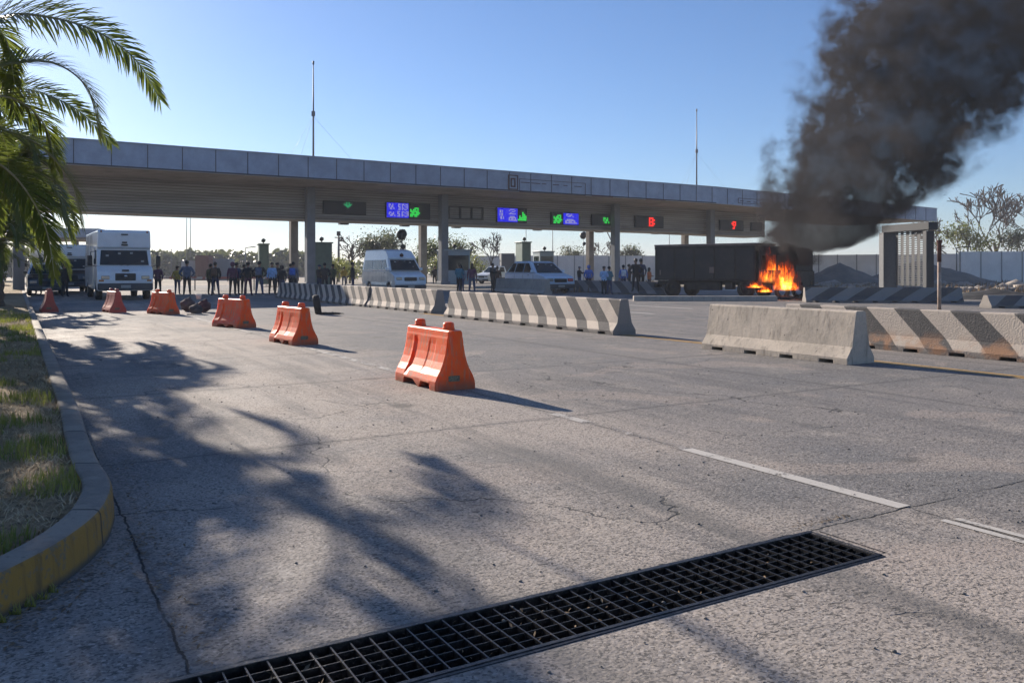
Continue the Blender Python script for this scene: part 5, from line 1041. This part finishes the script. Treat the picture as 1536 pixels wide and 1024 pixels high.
PP = [ # px, D, height, facing, label, top, trousers, arms, stance, hair, z
 (266, 45.5, 1.58, PI, 'short person in a mustard jacket at the left end of the crowd', 'yellow', 'jeans', 'pocket', .02, 'short', 0), (280.5, 43.5, 1.84, PI + .2, 'broad person in a grey blue jacket, tallest at the left of the crowd', 'slate', 'black', 'hips', .05, 'short', 0),
 (316, 45.5, 1.68, PI - .3, 'person in olive half hidden behind the one in black and navy', 'olive', 'black', 'down', .02, 'short', 0), (323, 44.2, 1.76, PI, 'person in a black top and navy trousers, legs apart, second group of the crowd', 'black', 'navy', 'pocket', .09, 'short', 0),
 (349, 43.8, 1.76, PI + .1, 'person in a maroon hooded top beside a navy one', 'maroon', 'black', 'down', .04, 'hood', 0), (355, 45, 1.74, PI - .4, 'person in navy standing right behind the maroon hood', 'navy', 'black', 'pocket', .03, 'short', 0),
 (366, 45.5, 1.66, PI + .5, 'person in dark brown between the maroon hood and the wide stance one', 'brown', 'black', 'front', .02, 'short', 0), (372, 43.6, 1.77, PI, 'person in black with hands on hips and wide stance in the middle of the crowd', 'black', 'maroon', 'hips', .10, 'short', 0),
 (389, 43.2, 1.80, PI + .1, 'person in a black padded coat with jeans', 'black', 'jeans', 'hips', .06, 'short', 0), (408, 45.5, 1.76, .5, 'person in a pale blue shirt near the narrow booth', 'lightblue', 'black', 'down', .04, 'short', 0), (416, 46.5, 1.76, .9, 'person in black behind the pale blue shirt', 'black', 'black', 'front', .04, 'short', 0),
 (423, 44.5, 1.60, PI - .2, 'shorter person in a black hood right of the pale blue shirt', 'black', 'navy', 'pocket', .05, 'hood', 0), (440, 45.6, 1.78, PI, 'person in a slate jacket before the leftmost rear column', 'slate', 'black', 'down', .04, 'short', 0), (436, 47.5, 1.7, 2.4, 'person in brown just behind the slate jacket', 'brown', 'black', 'front', .03, 'short', 0),
 (479, 50, 1.66, 2.5, 'dark clad person bending forward at the left of the booth group', 'black', 'navy', 'reach', .06, 'cap', 0), (487, 49, 1.76, PI, 'person in black in the middle of the booth group', 'black', 'black', 'hips', .06, 'short', 0), (499, 51, 1.70, -2.4, 'person in dark olive at the right of the booth group', 'olive', 'black', 'front', .05, 'short', 0),
 (516, 68, 1.62, PI, 'small far person in a yellow vest near the green bush', 'yellow', 'jeans', 'down', .03, 'short', 0), (529, 48.5, 1.80, 1.9, 'lone person in black between the booth group and the minibus', 'black', 'navy', 'pocket', .03, 'short', 0),
 (652, 70, 1.7, PI, 'small dark person beyond the column beside the glazed booth', 'black', 'black', 'down', .03, 'short', 0), (689, 47.5, 1.72, 2.7, 'person in teal with an orange bag strap beside the glazed booth', 'teal', 'black', 'front', .05, 'short', 0), (708, 47.0, 1.72, PI, 'long haired person in a maroon coat between booth and taxi', 'maroon', 'jeans', 'down', .06, 'long', 0), (692, 49, 1.6, 2.9, 'person in grey behind the teal one', 'grey', 'jeans', 'pocket', .05, 'short', 0),
 (739, 50, 1.75, 1.2, 'person in black leaning toward the taxi from the left', 'black', 'black', 'reach', .05, 'short', 0), (746, 53, 1.6, PI, 'person in dark brown behind the one leaning to the taxi', 'brown', 'black', 'down', .05, 'short', 0),
 (869, 60, 1.6, 2.0, 'bending person in black right of the taxi bonnet', 'black', 'jeans', 'reach', .08, 'cap', 0), (883, 52, 1.65, PI, 'bulky person in a blue hooded coat right of the taxi', 'blue', 'black', 'pocket', .05, 'hood', 0),
 (906, 44.3, 1.55, PI - .5, 'person in a light blue jacket leaning on the faded barrier', 'lightblue', 'black', 'front', .03, 'cap', 0), (914, 46.0, 1.55, 2.2, 'person in slate with jeans beside the light blue jacket', 'teal', 'jeans', 'front', .05, 'short', 0), (935, 50, 1.65, PI, 'person in a bright blue jacket at the third column', 'blue', 'navy', 'down', .04, 'short', 0),
 (944, 51, 1.7, 1.5, 'person in brown between the blue jacket and the couple in black', 'brown', 'black', 'phone', .03, 'short', 0), (953.5, 45.5, 1.82, PI + .2, 'left one of the two tall persons in black near the burnt lorry', 'black', 'black', 'hips', .05, 'short', .15), (961.5, 46.5, 1.82, PI - .4, 'right one of the two tall persons in black near the burnt lorry', 'navy', 'black', 'pocket', .04, 'short', .15), (974, 52, 1.5, 1.0, 'dark haired person in pale orange beside the lorry tail', 'orange', 'black', 'front', .04, 'long', 0),
 (58, 46, 1.70, 0.2, 'person in dark clothes walking before the second truck, left', 'brown', 'black', 'down', .03, 'short', 0), (97, 42, 1.70, PI, 'person in black walking between the two white trucks', 'black', 'black', 'front', .03, 'short', 0), (237, 45, 1.66, PI, 'person in maroon at the right side of the big van truck', 'maroon', 'black', 'pocket', .03, 'short', 0), (23, 62, 1.7, 0, 'person in grey on the kerb side of the distant cars', 'grey', 'black', 'down', .03, 'short', 0),
]
random.seed(4)
for (px, D, H, fc_, lb, tc_, bc_, ar, st_, hr, z) in PP:
    person(at(px, D, z), H, fc_, lb, tc_, bc_, ar, st_, random.uniform(1.12, 1.28), hr, random.choice((0, .05, -.05)), random.random() < .3)

# haze: even air round the whole scene
HAZE = 0.0006
b = MB(); b.box(-700, 700, -60, 900, -1.2, 24)
m = bpy.data.materials.new('haze_air'); g = NG(m); g.n.remove(g.b); pv = g.n.new('ShaderNodeVolumePrincipled'); pv.inputs['Color'].default_value = (.86, .91, 1, 1); pv.inputs['Density'].default_value = HAZE; pv.inputs['Anisotropy'].default_value = .1
g.l.new(pv.outputs[0], g.n['Material Output'].inputs['Volume'])
if HAZE: tag(b.build('haze', m), kind='stuff', label='thin bluish haze over the whole plaza', cat='haze')
# backpacks carried by some of the crowd
def backpack(px, D, face, H, c, label):
    k = H / 1.76; b = MB(); b.box(-.15 * k, .15 * k, .13 * k, .29 * k, 1.05 * k, 1.43 * k); o = b.build('backpack', cloth(c, cols[c]), loc=at(px, D), rot=face, bevel=.05, seg=3); tag(o, label, 'backpack', 'backpacks worn in the crowd')
    b = MB(); b.box(-.10 * k, .10 * k, .291 * k, .33 * k, 1.08 * k, 1.22 * k); q = b.build('front_pocket', cloth(c, cols[c]), o, bevel=.02)
backpack(323, 44.2, PI, 1.76, 'brown', 'brown backpack on the person with navy trousers'); backpack(389, 43.2, PI + .1, 1.80, 'slate', 'slate backpack on the person in the padded coat')
backpack(440, 45.6, PI, 1.78, 'blue', 'blue backpack before the leftmost rear column'); backpack(935, 50, PI, 1.65, 'white', 'pale backpack on the person in bright blue')
